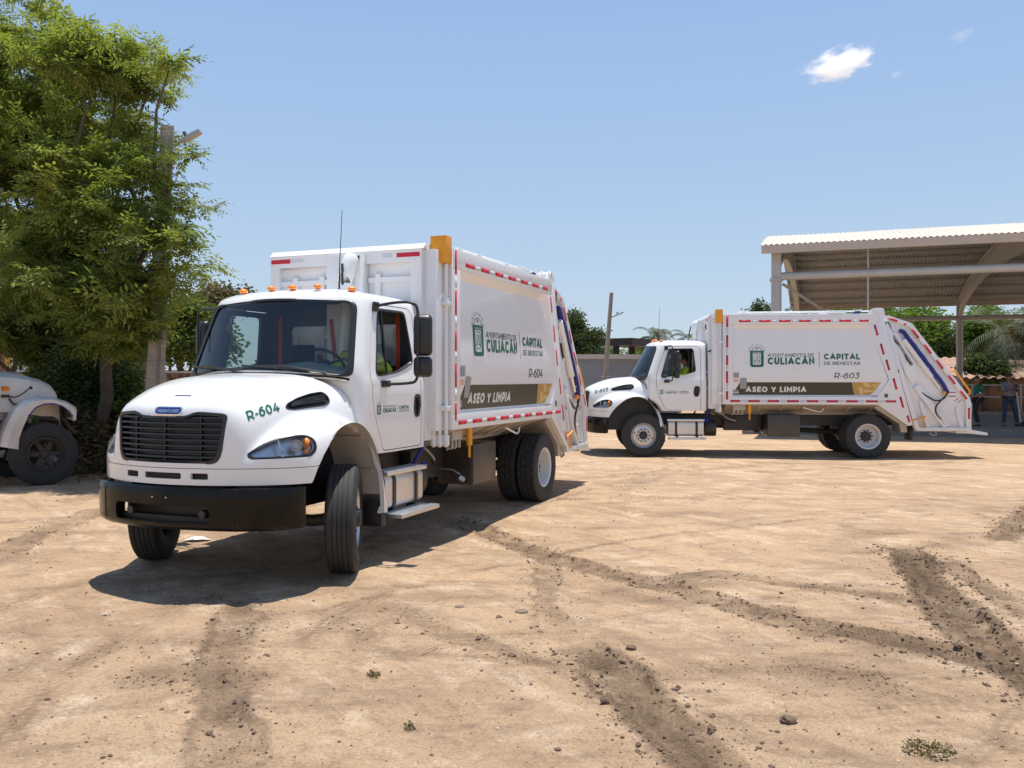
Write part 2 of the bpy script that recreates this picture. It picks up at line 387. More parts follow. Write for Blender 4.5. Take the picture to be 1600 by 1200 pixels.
def shield(mb, x0, z0, x1, z1, fn):
    """green town shield: frame, inner outline with hills and a bent arm, two lettered bands, rays above"""
    w = x1-x0; h = z1-z0; P = lambda a, b: (x0+a*w, z0+b*h)
    out = roundpoly([P(-.06,1), P(1.06,1), P(1.0,.93), P(1.0,0), P(0,0), P(0,.93)], [abs(w)*.02, abs(w)*.02, abs(w)*.02, abs(w)*.2, abs(w)*.2, abs(w)*.02], 4)
    inn = roundpoly([P(.2,.84), P(.8,.84), P(.8,.80), P(.8,.14), P(.2,.14), P(.2,.8)], [abs(w)*.02]*3+[abs(w)*.1, abs(w)*.1]+[abs(w)*.02], 4)
    ring_poly(mb, out, inn, fn)
    s = abs(w)*.035
    for pts in ([(.3,.76),(.42,.79),(.6,.77),(.7,.72),(.72,.5),(.7,.3)], [(.3,.7),(.28,.5),(.3,.3),(.36,.22)], [(.32,.34),(.4,.44),(.48,.5),(.5,.6),(.46,.68),(.56,.66),(.58,.56),(.56,.46),(.66,.36),(.7,.26)],
                [(.36,.2),(.46,.28),(.56,.22),(.68,.24)], [(.44,.36),(.52,.4),(.6,.34)]):
        stroke(mb, [P(*q) for q in pts], s, fn)
    # dome and sun rays over the shield
    arc = [P(.5+.34*math.cos(t), 1.02+.2*math.sin(t)) for t in [math.pi*k/10 for k in range(11)]]
    stroke(mb, arc, s, fn); stroke(mb, [P(.42,1.1), P(.5,1.16), P(.58,1.1), P(.42,1.1)], s, fn)
    for k in range(7):
        t = math.pi*(k+.0)/6; stroke(mb, [P(.5+.44*math.cos(t), 1.04+.26*math.sin(t)), P(.5+.62*math.cos(t), 1.04+.40*math.sin(t))], s*.8, fn)
    for k in range(6):
        t = math.pi*(k+.5)/6; stroke(mb, [P(.5+.5*math.cos(t), 1.04+.32*math.sin(t)), P(.5+.56*math.cos(t), 1.04+.36*math.sin(t))], s*.8, fn)

# ---------------------------------------------------------------- the refuse truck (local axes: x forward from the front axle, y to its left, z up)
def spl(x, xs, ys):
    return np.interp(x, xs, ys)
def smax(a, b, k):
    h = np.clip(.5+.5*(a-b)/k, 0, 1); return b*(1-h)+a*h+k*h*(1-h)
def smin(a, b, k): return -smax(-a, -b, k)
def sm_interp(x, xs, ys):
    """smooth interpolation: piecewise linear, box-averaged"""
    s = 0
    for d in (-.08, -.05, -.02, 0.02, .05, .08): s = s+np.interp(x+d, xs, ys)
    return s/6
def x_front(Y, Z):
    return 1.402-.30*Y**2-.05*np.abs(Y)**6-.10*np.clip(Z-1.25, 0, 9)**1.5-.02*np.clip(1.15-Z, 0, 9)
def hood_f(X, Y, Z):
    Y = np.abs(Y)
    zc = sm_interp(X, [-.6,-.1,.31,.71,.99,1.23,1.36,1.6], [1.95,1.945,1.925,1.89,1.815,1.715,1.64,1.50])-.05*Y**2-.02*np.clip(.35-Y, 0, 1)*0
    w = sm_interp(X, [-.6,-.1,.3,.75,1.0,1.2,1.35,1.6], [1.045,1.045,1.01,.90,.83,.76,.70,.6])
    n = 5.0
    q = (np.maximum(Y/w, 0)**n+(np.clip((Z-.7)/(zc-.7), 0, 9))**n)**(1/n)
    body = (q-1)*.75
    zf = sm_interp(X, [-.62,-.52,-.46,-.34,-.22,.0,.27,.5,.77,1.0,1.14,1.3], [.3,.75,1.10,1.27,1.38,1.505,1.575,1.575,1.525,1.40,1.29,1.10])
    yo = sm_interp(X, [-.6,.3,.8,1.1,1.3], [1.17,1.185,1.165,1.12,1.0])
    n2 = 3.6
    # the wing: rounded box in section
    q2 = (np.clip((Y-.45)/(yo-.45), 0, 9)**n2+np.clip((Z-(zf-.55))/.55, 0, 9)**n2)**(1/n2)
    wing = (q2-1)*.45
    f = smin(body, wing, .035)
    return smax(f, X-x_front(Y, Z), .065)
def hood_solid(off=0.0, nu=200, nv=120):
    """closed skin of the bonnet, found by marching outward from a point inside it"""
    c = np.array([.35, 0, 1.12])
    u = np.linspace(0, 2*np.pi, nu, endpoint=False); v = np.linspace(.001, np.pi-.001, nv)
    U, V = np.meshgrid(u, v); D = np.stack([np.cos(U)*np.sin(V), np.sin(U)*np.sin(V), np.cos(V)], -1).reshape(-1, 3)
    def f(P):
        X, Y, Z = P.T
        r = hood_f(X, Y, Z)+off
        r = np.maximum(r, -(X+.56)+off*2); r = np.maximum(r, .50-Z+off)
        return r
    lo = np.zeros(len(D)); hi = np.full(len(D), 0.0)
    t = np.zeros(len(D)); hit = np.zeros(len(D), bool)
    for s in np.arange(.05, 2.2, .02):
        val = f(c+D*s); new = (~hit) & (val > 0); hi[new] = s; lo[new] = s-.02; hit |= new
    for _ in range(18):
        mid = (lo+hi)/2; val = f(c+D*mid[:, None]) ; pos = val > 0; hi = np.where(pos, mid, hi); lo = np.where(pos, lo, mid)
    P = c+D*hi[:, None]
    F = []
    for i in range(nv-1):
        for k in range(nu): F.append((i*nu+k, (i+1)*nu+k, (i+1)*nu+(k+1) % nu, i*nu+(k+1) % nu))
    F.append(tuple(range(nu))); F.append(tuple((nv-1)*nu+k for k in range(nu))[::-1])
    return P.tolist(), F
def on_hood(p, d, out=.004):
    """first crossing of the bonnet surface from p (outside) along d"""
    p = np.array(p, float); d = np.array(d, float); d /= np.linalg.norm(d)
    s = 0.0
    while s < 1.5 and hood_f(*(p+d*s)) > 0: s += .01
    lo, hi = s-.01, s
    for _ in range(14):
        m = (lo+hi)/2
        if hood_f(*(p+d*m)) > 0: lo = m
        else: hi = m
    return tuple(p+d*(lo-out))
ARCH = [(.86,.40),(.83,.945),(.755,1.07),(.655,1.19),(.53,1.30),(.39,1.385),(.24,1.43),(.086,1.435),(-.06,1.385),(-.18,1.29),(-.30,1.12),(-.37,.94),(-.405,.70),(-.41,.40)]
def cab_w(z): return float(np.interp(z, [1.10,1.5,1.82,1.95,2.62,2.70], [1.085,1.092,1.088,1.062,.962,.935]))
def cab_fx(z): return float(np.interp(z, [1.10,1.25,1.40,1.50,1.95,2.70], [-.43,-.33,-.13,-.05,.255,-.155]))
def cab_fk(z): return float(np.interp(z, [1.10,1.25,1.40,1.50,1.95,2.70], [.0,.0,.0,.06,.36,.27]))
def cab_ring(z, sc=1.0, ins=0.0):
    w = cab_w(z)-ins; k = cab_fk(z); F = lambda y: cab_fx(z)-k*y*y-ins; rr = .13; xr = -1.515+ins
    half = []
    for i in range(9): y = (w-rr)*i/8; half.append((F(y), y))
    a, c, b = (F(w-rr), w-rr), (F(w)+.01, w), (F(w)-rr, w)
    for i in range(1, 6):
        t = i/6; half.append(tuple(a[j]*(1-t)**2+2*c[j]*t*(1-t)+b[j]*t*t for j in (0, 1)))
    half.append(b)
    for i in range(1, 9): t = i/9; half.append((b[0]*(1-t)+(xr+.10)*t, w))
    a, c, b2 = (xr+.10, w), (xr, w), (xr, w-.10)
    for i in range(0, 6):
        t = i/5; half.append(tuple(a[j]*(1-t)**2+2*c[j]*t*(1-t)+b2[j]*t*t for j in (0, 1)))
    for i in range(1, 5): half.append((xr, (w-.10)*(1-i/4)))
    full = half+[(x, -y) for x, y in half[-2:0:-1]]
    cx = -.85
    return [((x-cx)*sc+cx, y*sc, z) for x, y in full]
def cab_solid(ins=0.0):
    zs = [1.105 if ins == 0 else 1.0, 1.18, 1.25, 1.32, 1.40, 1.5, 1.6, 1.7, 1.82, 1.88, 1.95, 2.03, 2.12, 2.25, 2.38, 2.50, 2.60, 2.66, 2.70]
    rings = [cab_ring(z, 1.0, ins) for z in zs]
    hh = .135-ins
    for s in (.985, .955, .91, .84, .74, .6, .42, .22, .06):
        g = cab_ring(2.70, s, ins); z = 2.70+hh*(1-s**3.2)**.62; rings.append([(x, y, z) for x, y, _ in g])
    return rings
DOOR = [(-.535,1.125),(-.33,1.55),(-.30,1.90),(-.33,2.06),(-.545,2.655),(-1.30,2.66),(-1.372,2.60),(-1.372,1.125)]
WIN = [(-.415,1.915),(-.62,2.605),(-1.20,2.61),(-1.255,2.05),(-.93,1.945),(-.50,1.895)]
def side_y(z, off=.0): return cab_w(z)+off

def make_truck():
    T = empty('garbage_truck')
    # ---- bonnet with wings
    v, f = hood_solid(0.0); v2, f2 = hood_solid(.028, 120, 80)
    def vol(vs, fs):
        t = 0
        for q in fs:
            for i in range(1, len(q)-1): t += Vector(vs[q[0]]).dot(Vector(vs[q[i]]).cross(Vector(vs[q[i+1]])))
        return t
    if vol(v, f) < 0: f = [q[::-1] for q in f]
    if vol(v2, f2) > 0: f2 = [q[::-1] for q in f2]
    hood = MB().add(v, f).mesh('hood', None, smooth=None)
    cuts = [MB().add(v2, f2).mesh('c', None, smooth=None)]
    cut = lambda mb: cuts.append(mb.mesh('c', None, smooth=None))
    for s in (1, -1): cut(MB().prism(ARCH, 1, s*.56, s*1.5))
    cut(MB().box(.6, 2, -1.5, 1.5, .2, .952))                            # bottom edge in front of the wheels
    cut(MB().box(-.41, .9, -.7, .7, .2, 1.0))
    nb = 14                                                               # rear edge follows the windscreen foot
    edge = [(.255-.355*(y/1.0)**2, y) for y in [1.0*(-1+2*i/nb) for i in range(nb+1)]]
    poly = [(-2, -1.0)]+edge+[(-2, 1.0)]
    cut(MB().prism(poly, 2, 1.62, 2.6))
    cut(MB().box(-2, -.112, -1.093, 1.093, .2, 1.70))
    for s in (1, -1):
        cut(MB().box(-2, -.108, s*.9, s*1.3, 1.56, 2.6))
    cut(MB().box(-.112, .2, -.75, .75, .2, 1.65))
    # grille mouth, lower slots, scoop slot
    GR = roundpoly([(-.60,1.565),(-.33,1.585),(-.245,1.545),(.245,1.545),(.33,1.585),(.60,1.565),(.565,1.225),(.52,1.14),(-.52,1.14),(-.565,1.225)], [.05,.06,.05,.05,.06,.05,.05,.07,.07,.05], 4)
    cut(MB().prism(GR, 0, 1.0, 1.6))
    for y0, y1 in ((-.45,-.29),(-.20,.20),(.29,.45)):
        cut(MB().prism(roundpoly([(y0,1.002),(y1,1.002),(y1,1.056),(y0,1.056)], .015, 3), 0, 1.15, 1.6))
    # headlamp openings
    HL = roundpoly([(1.20,1.175),(.83,1.185),(.745,1.24),(.735,1.325),(.80,1.375),(.93,1.375),(1.06,1.33),(1.20,1.225)], [.02,.03,.04,.05,.04,.06,.1,.02], 4)
    for s in (1, -1):
        cut(MB().prism([(x, z) for x, z in HL], 1, s*.60, s*1.4))
    # bonnet-side intake recess
    VN = roundpoly([(.775,1.600),(.74,1.645),(.60,1.695),(.42,1.735),(.25,1.752),(.205,1.71),(.215,1.645),(.30,1.615),(.70,1.585)], .035, 3)
    for s in (1, -1): cut(MB().prism(VN, 1, s*.80, s*1.4))
    # seam above the lower fascia
    cut(MB().box(.2, 1.6, -1.4, 1.4, 1.093, 1.0985))
    hood = boolean(hood, cuts)
    finish(hood, 32); hood.materials.clear(); hood.materials.append(M['white'])
    hood_o = link('hood', hood, T)
    # ---- grille: surround, slats, uprights
    g = MB(); n = len(GR); xs = lambda y, z: float(x_front(np.array(abs(y)), np.array(z)))
    o_ = [(xs(y, z)+.004, y*1.01, (z-1.36)*1.02+1.36) for y, z in GR]; i_ = [(xs(y, z)+.012, y*.955, (z-1.36)*.90+1.36) for y, z in GR]; b_ = [(xs(y, z)-.08, y*.945, (z-1.36)*.88+1.36) for y, z in GR]
    g.loft([[(x-.07, y, z) for x, y, z in o_], o_, i_, b_], cap=False)
    gr = g.build('grille', M['black'], T, smooth=40)
    g = MB().grid([[(xs(y, z)-.085, y, z) for y in np.linspace(-.56, .56, 12)] for z in np.linspace(1.17, 1.56, 4)])
    g.build('grille_screen', M['interior'], gr)
    for k in range(8):
        z = 1.192+k*.0485; w = .545 if k < 7 else .30
        if k >= 1: w = .565
        if k == 7:
            spans = ((-.57,-.30),(.30,.57))
        else: spans = ((-w, w),)
        for (ya, yb) in spans:
            g = MB(); ys = np.linspace(ya, yb, 14 if yb-ya > .5 else 5)
            g.loft([[(xs(y, z)-.004, y, z-.006), (xs(y, z)-.055, y, z+.002), (xs(y, z)-.055, y, z+.014), (xs(y, z)-.006, y, z+.009)] for y in ys])
            g.build('grille_slat', M['black'], gr, smooth=40)
    for y in (-.36, -.0, .36):
        MB().obox((xs(y, 1.35)-.05, y, 1.36), (1,0,0), (0,1,0), (0,0,1), .03, .016, .40).build('grille_upright', M['black'], gr)
    for y0, y1 in ((-.45,-.29),(-.20,.20),(.29,.45)):
        g = MB()
        for k in range(3): g.box(xs((y0+y1)/2, 1.03)-.05, xs((y0+y1)/2, 1.03)-.02, y0, y1, 1.004+k*.018, 1.012+k*.018)
        g.box(xs((y0+y1)/2, 1.03)-.07, xs((y0+y1)/2, 1.03)-.06, y0-.01, y1+.01, .99, 1.07)
        g.build('lower_intake', M['black'], T)
    # badge (oval plate with lettering)
    by = .0
    ov = [(by+.14*math.cos(t)*(1 if abs(math.cos(t)) < .8 else 1.0), 1.592+.034*math.sin(t)) for t in np.linspace(0, 2*math.pi, 28, endpoint=False)]
    ov = roundpoly([(-.095,1.556),(.205,1.556),(.205,1.628),(-.095,1.628)], .036, 5)
    on = lambda off: (lambda a, b: on_hood((1.7, a, b), (-1, 0, 0), off))
    g = MB(); g.loft([[on(-.01)(a, b) for a, b in ov], [on(.012)(a, b) for a, b in ov], [on(.014)((a-.055)*.93+.055, (b-1.592)*.80+1.592) for a, b in ov], [on(.010)((a-.055)*.91+.055, (b-1.592)*.74+1.592) for a, b in ov]])
    bd = g.build('badge', M['chrome'], T, smooth=40)
    g = MB(); flat_poly(g, [((a-.055)*.905+.055, (b-1.592)*.73+1.592) for a, b in ov], on(.0115)); g.build('badge_field', M['blue'], bd)
    g = MB(); fit_text(g, 'FREIGHTLINER', -.06, 1.578, .17, 1.606, lambda a, b: on(.0135)(a, b), .17, .15); g.build('lettering', M['chrome'], bd)
    g = MB(); flat_poly(g, [(-.03,1.712),(.17,1.712),(.15,1.724),(-.01,1.724)], lambda a, b: on_hood((1.6, a, b+.1), (-1,0,-.25), .004)); g.build('hood_release_slot', M['black'], T)
    # ---- headlamps
    for s in (1, -1):
        HLs = [(x, z) for x, z in HL]
        cx, cz = .95, 1.28
        proj = lambda x, z, off: on_hood((x, s*1.45, z), (0, -s, 0), off)
        rim = [proj(x, z, .003) for x, z in HLs]
        def sc(k): return [(cx+(x-cx)*k, cz+(z-cz)*k) for x, z in HLs]
        inn = [proj(x, z, .002) for x, z in sc(.93)]
        back = [tuple(np.array(proj(x, z, 0))+np.array([-.05, -s*.07, 0])) for x, z in sc(.90)]
        g = MB(); g.loft([rim, inn, back], cap=False); hl = g.build('headlight', M['black'], T, smooth=40)
        g = MB(); g.add(back, [tuple(range(len(back)))]); g.build('reflector_bowl', M['lampbowl'], hl)
        for (x, z, r) in ((.905,1.285,.048),):
            p = proj(x, z, -.045); dirn = Vector((.75, s*.66, 0)).normalized()
            g = MB(); g.lathe([(.012,.0),(r*.6,.004),(r,.045),(r*1.04,.045),(r*.65,-.004)], 20, axis=2)
            q = dirn.to_track_quat('Z', 'Y').to_matrix(); g.v = [tuple(q @ Vector(v)+Vector(p)-dirn*.03) for v in g.v]
            g.build('lamp_bowl', M['steelrim'], hl, smooth=60)
        g = MB(); p = proj(.815, 1.30, -.030); g.sphere(p, .040, sc=(1,.8,1.2)); g.build('turn_signal', M['amberlens'], hl, smooth=60)
        g = MB(); p = proj(.835, 1.235, -.028); g.sphere(p, .028, sc=(1.3,.6,.8)); g.build('turn_signal', M['amberlens'], hl, smooth=60)
        p1, p2 = proj(1.03, 1.19, -.02), proj(1.01, 1.33, -.02); MB().tube([p1, p2], .010, 6).build('lamp_divider', M['steelrim'], hl)
        # clear lens
        rows = []
        for k in (1.0, .8, .6, .4, .2, .02): rows.append([proj(x, z, .001+.004*(1-k)) for x, z in sc(.96*k)])
        g = MB(); g.loft(rows, cap=False); g.build('lens', M['lens'], hl, smooth=60)
        # fender marker lamp, wing crease plate, side intake
        p = on_hood((.276, s*1.4, 1.49), (0, -s, -.15), 0); g = MB(); g.sphere(p, .028, sc=(1.2,.6,.9)); g.build('fender_marker', M['lens'], T, smooth=60)
        vn = [on_hood((x, s*1.4, z), (0, -s, 0), .003) for x, z in VN]
        vb = [tuple(np.array(p)+np.array([0, -s*.035, 0])) for p in vn]
        cxv = sum(p[0] for p in vn)/len(vn); czv = sum(p[2] for p in vn)/len(vn)
        vi = [((p[0]-cxv)*.93+cxv, p[1]+s*.004, (p[2]-czv)*.86+czv) for p in vn]
        vib = [(p[0], p[1]-s*.03, p[2]) for p in vi]
        g = MB(); g.loft([vb, vn, vi, vib], cap=False); g.add(vib, [tuple(range(len(vib)))]); it = g.build('side_intake', M['black'], T, smooth=40)
        for k in range(4):
            t = (k+.5)/4; a0 = .72-.04*t; z0 = 1.615+.035*t; a1 = .24; z1 = 1.655+.072*t
            pts = [on_hood((a0+(a1-a0)*u, s*1.4, z0+(z1-z0)*(u**.8)), (0, -s, 0), -.002) for u in np.linspace(0.03, .97, 8)]
            MB().tube(pts, .0065, 6).build('louvre', M['black'], it, smooth=60)
        # wheel-arch lip and liner
        arch = lerp_pts([(x, 0, z) for x, z in ARCH[1:-1]], 3)
        lip = []
        for p in arch:
            yy = 1.165
            lip.append([(p.x, s*yy, p.z)])
        out = []; cc = Vector((.18, 0, .9))
        for p in arch:
            d = (p-cc); d.y = 0; d.normalize(); q = p+d*.014
            out.append([(q.x, s*yv, q.z) for yv in (1.15, 1.12, .9, .68, .60)]+[(q.x+d.x*.05, s*.60, q.z+d.z*.05)])
        g = MB(); g.grid(out); g.build('wheel_well_liner', M['liner'], T, smooth=50, recalc=False)
        for kk in (6, 12, 18, 24, 30):                                 # pressed ribs of the liner
            if kk < len(arch):
                p = arch[kk]; MB().tube([(p.x, s*1.05, p.z), (p.x, s*.66, p.z)], .013, 6).build('liner_rib', M['liner'], T, smooth=60)
        MB().box(-.52, -.42, s*.62, s*1.13, .36, .62).build('mud_flap', M['black'], T, bevel=.01)
    return T, hood_o
def two_sided(m, c=(-.85, 0, 1.9), inner='interior'):
    m.materials.clear(); m.materials.append(M['white']); m.materials.append(M[inner])
    cc = Vector(c)
    for p in m.polygons:
        d = p.center-cc
        p.material_index = 1 if p.normal.dot(d) < -.02 else 0
def make_cab(T):
    ins = .035
    a = MB(); a.loft(cab_solid(0)); b = MB(); b.loft(cab_solid(ins))
    outer = a.mesh('cab', None, smooth=None); inner = b.mesh('c', None, smooth=None)
    cuts = [inner]
    # windscreen hole
    WS = roundpoly([(-1.0,1.885),(-.5,1.945),(0,1.965),(.5,1.945),(1.0,1.885),(.885,2.665),(0,2.70),(-.885,2.665)], [.10,.2,.2,.2,.10,.10,.2,.10], 4)
    cuts.append(MB().prism(WS, 0, -.47, .6).mesh('c', None, smooth=None))
    WN = roundpoly(WIN, [.07,.05,.07,.07,.1,.1], 4)
    cuts.append(MB().prism(WN, 1, -1.6, 1.6).mesh('c', None, smooth=None))
    cuts.append(MB().prism(roundpoly([(-.74,2.02),(.74,2.02),(.74,2.50),(-.74,2.50)], .06, 4), 0, -1.8, -1.3).mesh('c', None, smooth=None))
    # door gap
    DO = roundpoly(DOOR, [.05,.15,.1,.1,.06,.05,.05,.05], 4)
    DI = inset(DO, .009)
    for s in (1, -1):
        g = MB(); m = len(DO)
        lo, hi = (s*.85, s*1.3)
        g.add([(x, lo, z) for x, z in DO]+[(x, hi, z) for x, z in DO]+[(x, lo, z) for x, z in DI]+[(x, hi, z) for x, z in DI],
              [q for i in range(m) for j in [(i+1) % m] for q in ((i, j, m+j, m+i), (2*m+i, 3*m+i, 3*m+j, 2*m+j), (i, 2*m+i, 2*m+j, j), (m+i, m+j, 3*m+j, 3*m+i))])
        cuts.append(g.mesh('c', None, smooth=None))
    # nothing of the cab may hang in the wheel wells
    me = boolean(outer, cuts)
    pcs = sorted(islands(me), key=lambda m: -len(m.vertices))
    cab = None; doors = []
    for m in pcs:
        if len(m.vertices) < 20: continue
        ys = [v.co.y for v in m.vertices]; xs_ = [v.co.x for v in m.vertices]
        finish(m, 32)
        if cab is None or (max(ys) > .8 and min(ys) < -.8):  # the shell itself
            if cab is None: two_sided(m); cab = link('cab', m, T)
            continue
        two_sided(m); d = link('door', m, T); doors.append((d, 1 if sum(ys) > 0 else -1))
    print('cab pieces', [len(m.vertices) for m in pcs], len(doors))
    # ---- windscreen glass, black surround
    wf = lambda y, z, off=0.0: cab_fx(z)-cab_fk(z)*y*y+off
    rows = []
    for i in range(17):
        t = i/16; zt = 1.89+t*.80; w = (1.01-.12*t)
        rows.append([(wf(y, z_, -.014), y, z_) for y in np.linspace(-w, w, 25) for z_ in [1.89-.0+t*.77+(.07-.03*t)*(1-(y/w)**2)]])
    MB().grid(rows).build('windscreen', M['glass'], T, smooth=None)
    ring = [(wf(y, z, .002), y, z) for y, z in WS]
    g = MB(); rr = []
    n = len(WS); cz = 2.3
    for k, off in ((1.012, .001), (1.012, .010), (.985, .012), (.955, .002), (.955, -.03)):
        rr.append([(wf(y*k, (z-cz)*k+cz, off), y*k, (z-cz)*k+cz) for y, z in WS])
    g.loft(rr, cap=False); g.build('windscreen_surround', M['black'], T, smooth=60)
    # ---- cowl and wipers
    g = MB(); rows = []
    for y in np.linspace(-.97, .97, 21):
        x = .255-.36*y*y
        rows.append([(x+.06, y, 1.90-.06*y*y), (x+.02, y, 1.905-.06*y*y), (x-.02, y, 1.945-.055*y*y), (x-.06, y, 1.955-.06*y*y)])
    g.grid(rows); g.build('cowl', M['black'], T, smooth=60, recalc=False)
    for y0, y1 in ((.80, .05), (-.05, -.82)):
        g = MB(); p0 = (wf(y0, 1.92, .05), y0, 1.925); p1 = (wf(y1, 2.02, .03), y1, 2.0)
        g.tube([p0, (wf((y0+y1)/2, 1.99, .05), (y0+y1)/2, 1.995), p1], .009, 6)
        ym = y0*.35+y1*.65
        q = [(wf(y, z, .018), y, z) for y, z in [(y0*.8+y1*.2, 1.962), (ym, 1.985), (y1-.12 if y1 < y0 else y1+.12, 2.0)]]
        g.tube(q, .011, 6); g.build('wiper', M['black'], T, smooth=60)
    # ---- roof marker lamps, antenna
    for y in (-.62, -.22, .10, .42, .88)[:]:
        pass
    for (x, y) in ((-.40,-.57),(-.36,-.17),(-.34,.11),(-.36,.41),(-.46,.76)):
        z = 2.83-.10*max(0, abs(y)-.45)
        g = MB(); g.sphere((x, y, z), .040, 14, 8, (1.25,1.15,.75)); g.build('roof_marker_lamp', M['amberlens'], T, smooth=60)
    g = MB(); g.tube([(-.42,.63,2.80),(-.42,.64,3.12),(-.43,.66,3.62)], [.010,.005,.003], 6); g.build('antenna', M['black'], T, smooth=60)
    # ---- door fittings
    for d, s in doors:
        sy = lambda z, off=0.: s*(cab_w(z)+off)
        g = MB(); rr = []
        cxx = sum(p[0] for p in WN)/len(WN); czz = sum(p[1] for p in WN)/len(WN)
        for k, off in ((1.015, .003), (1.0, .010), (.955, .004), (.95, -.04)):
            rr.append([((x-cxx)*k+cxx, sy((z-czz)*k+czz, off), (z-czz)*k+czz) for x, z in WN])
        g.loft(rr, cap=False); g.build('window_seal', M['black'], d, smooth=60)
        MB().tube([(-.665, sy(1.93, -.01), 1.93), (-.70, sy(2.60, -.01), 2.60)], .013, 6).build('window_divider', M['black'], d)
        g = MB(); g.add([(x, sy(z, -.018), z) for x, z in ((-.43,1.92),(-.66,1.91),(-.70,2.60),(-.62,2.60))], [(0,1,2,3)]); g.build('vent_glass', M['sideglass'], d)
        if s < 0:
            g = MB(); g.add([(x, sy(z, -.02), z) for x, z in ((-.67,1.91),(-1.25,2.04),(-1.22,2.60),(-.70,2.60))], [(0,1,2,3)]); g.build('window_glass', M['sideglass'], d)
        hp = roundpoly([(-1.215,1.70),(-1.335,1.705),(-1.345,1.60),(-1.315,1.455),(-1.225,1.44),(-1.19,1.53)], .045, 4)
        g = MB(); h2 = [((x+1.27)*.72-1.27, (z-1.57)*.78+1.57) for x, z in hp]
        g.loft([[(x, sy(z, -.005), z) for x, z in hp], [(x, sy(z, .010), z) for x, z in hp], [((x+1.27)*.86-1.27, sy(z, .013), (z-1.57)*.9+1.57) for x, z in hp], [(x, sy(z, .002), z) for x, z in h2]])
        g.tube([(-1.285, sy(1.64, .008), 1.655), (-1.292, sy(1.58, .022), 1.58), (-1.275, sy(1.5, .008), 1.485)], .016, 8)
        g.build('door_handle', M['black'], d, smooth=40)
        # print on the door
        if s > 0:
            fn = lambda x, z: (x, sy(z, .0035), z)
            g = MB(); shield(g, -.40, 1.505, -.475, 1.60, fn); g.build('town_shield', M['green'], d)
            g = MB(); fit_text(g, 'CULIACÁN', -.525, 1.522, -.79, 1.566, fn, .22)
            fit_text(g, 'CAPITAL', -.86, 1.548, -1.08, 1.586, fn, .22)
            g.build('door_lettering', M['green'], d)['kind'] = 'stuff'
            g = MB(); fit_text(g, 'AYUNTAMIENTO DE', -.525, 1.575, -.79, 1.594, fn, .13); fit_text(g, 'DE BIENESTAR', -.86, 1.518, -1.08, 1.538, fn, .13)
            stroke(g, [(-.825,1.505),(-.825,1.605)], .004, fn); g.build('door_lettering', M['greydecal'], d)['kind'] = 'stuff'
        # mirrors and bracket
        mx, my = -.66, s*1.42
        g = MB(); g.tube(lerp_pts([(-.57, s*.99, 2.63), (-.60, s*1.20, 2.66), (-.63, s*1.37, 2.65), (mx, my, 2.56), (mx, my, 2.2), (mx, my, 1.95), (-.65, s*1.40, 1.85), (-.62, s*1.32, 1.825), (-.57, s*1.12, 1.815)], 5), .015, 8)
        arm = g.build('mirror_arm', M['black'], T, smooth=60)
        g = MB(); g.obox((-.555, s*.985, 2.62), (1,0,0), (0,1,-.1), (0,.1,1), .09, .04, .10).obox((-.56, s*1.105, 1.82), (1,0,0), (0,1,0), (0,0,1), .13, .05, .07)
        g.build('mirror_mount', M['black'], arm, bevel=.012)
        def head(cz, w, h, dpt):
            pr = roundpoly([(-w/2, -h/2), (w/2, -h/2), (w/2, h/2), (-w/2, h/2)], .055, 5)
            yaw = s*R(22); g = MB()
            secs = []
            for xo, k in ((-dpt*.5, 1.0), (-dpt*.2, 1.0), (dpt*.2, .93), (dpt*.42, .78), (dpt*.5, .5)):
                secs.append([(xo, a_*k, b_*k) for a_, b_ in pr])
            g.loft(secs); rot = Matrix.Rotation(yaw, 3, 'Z'); c0 = Vector((mx-.075, my+s*.02, cz))
            g.v = [tuple(rot @ Vector(v)+c0) for v in g.v]; hd = g.build('mirror_housing', M['black'], arm, smooth=50)
            g = MB(); g.add([(-dpt*.5-.003, a_*.9, b_*.93) for a_, b_ in pr], [tuple(range(len(pr)))]); g.v = [tuple(rot @ Vector(v)+c0) for v in g.v]
            g.build('mirror_glass', M['mirror'], arm)
        head(2.325, .195, .43, .08); head(1.995, .195, .215, .08)
    # grab handle behind the door
    for s in (1, -1):
        MB().tube(lerp_pts([(-1.50, s*1.02, 2.05), (-1.545, s*1.03, 2.0), (-1.55, s*1.03, 1.7), (-1.50, s*1.02, 1.62)], 4), .012, 8).build('grab_handle', M['alu'], T, smooth=60)
    # ---- inside the cab
    g = MB(); rows = []
    for y in np.linspace(-.98, .98, 15):
        x = .18-.33*y*y; hump = .0
        rows.append([(x-.0, y, 1.90-.06*y*y), (x-.13, y, 1.975-.05*y*y), (x-.28, y, 2.005-.05*y*y+.05*math.exp(-((y-.45)/.25)**2)), (x-.42, y, 1.94), (x-.48, y, 1.45)])
    g.grid(rows); g.build('dashboard', M['dash'], T, smooth=60, recalc=False)
    c0 = Vector((-.44, .46, 2.02)); q = Vector((-.72, 0, .69)).to_track_quat('Z', 'Y').to_matrix()
    g = MB(); g.tube([c0+q @ Vector((.215*math.cos(t), .215*math.sin(t), 0)) for t in np.linspace(0, 2*math.pi, 33)], .015, 8, cap=False)
    for t in (.3, 2.84, 4.71): g.tube([c0, c0+q @ Vector((.21*math.cos(t), .21*math.sin(t), 0))], .014, 6)
    g.sphere(c0, .05); g.tube([c0, c0+Vector((.3,0,-.3))], .03, 8); g.build('steering_wheel', M['black'], T, smooth=60)
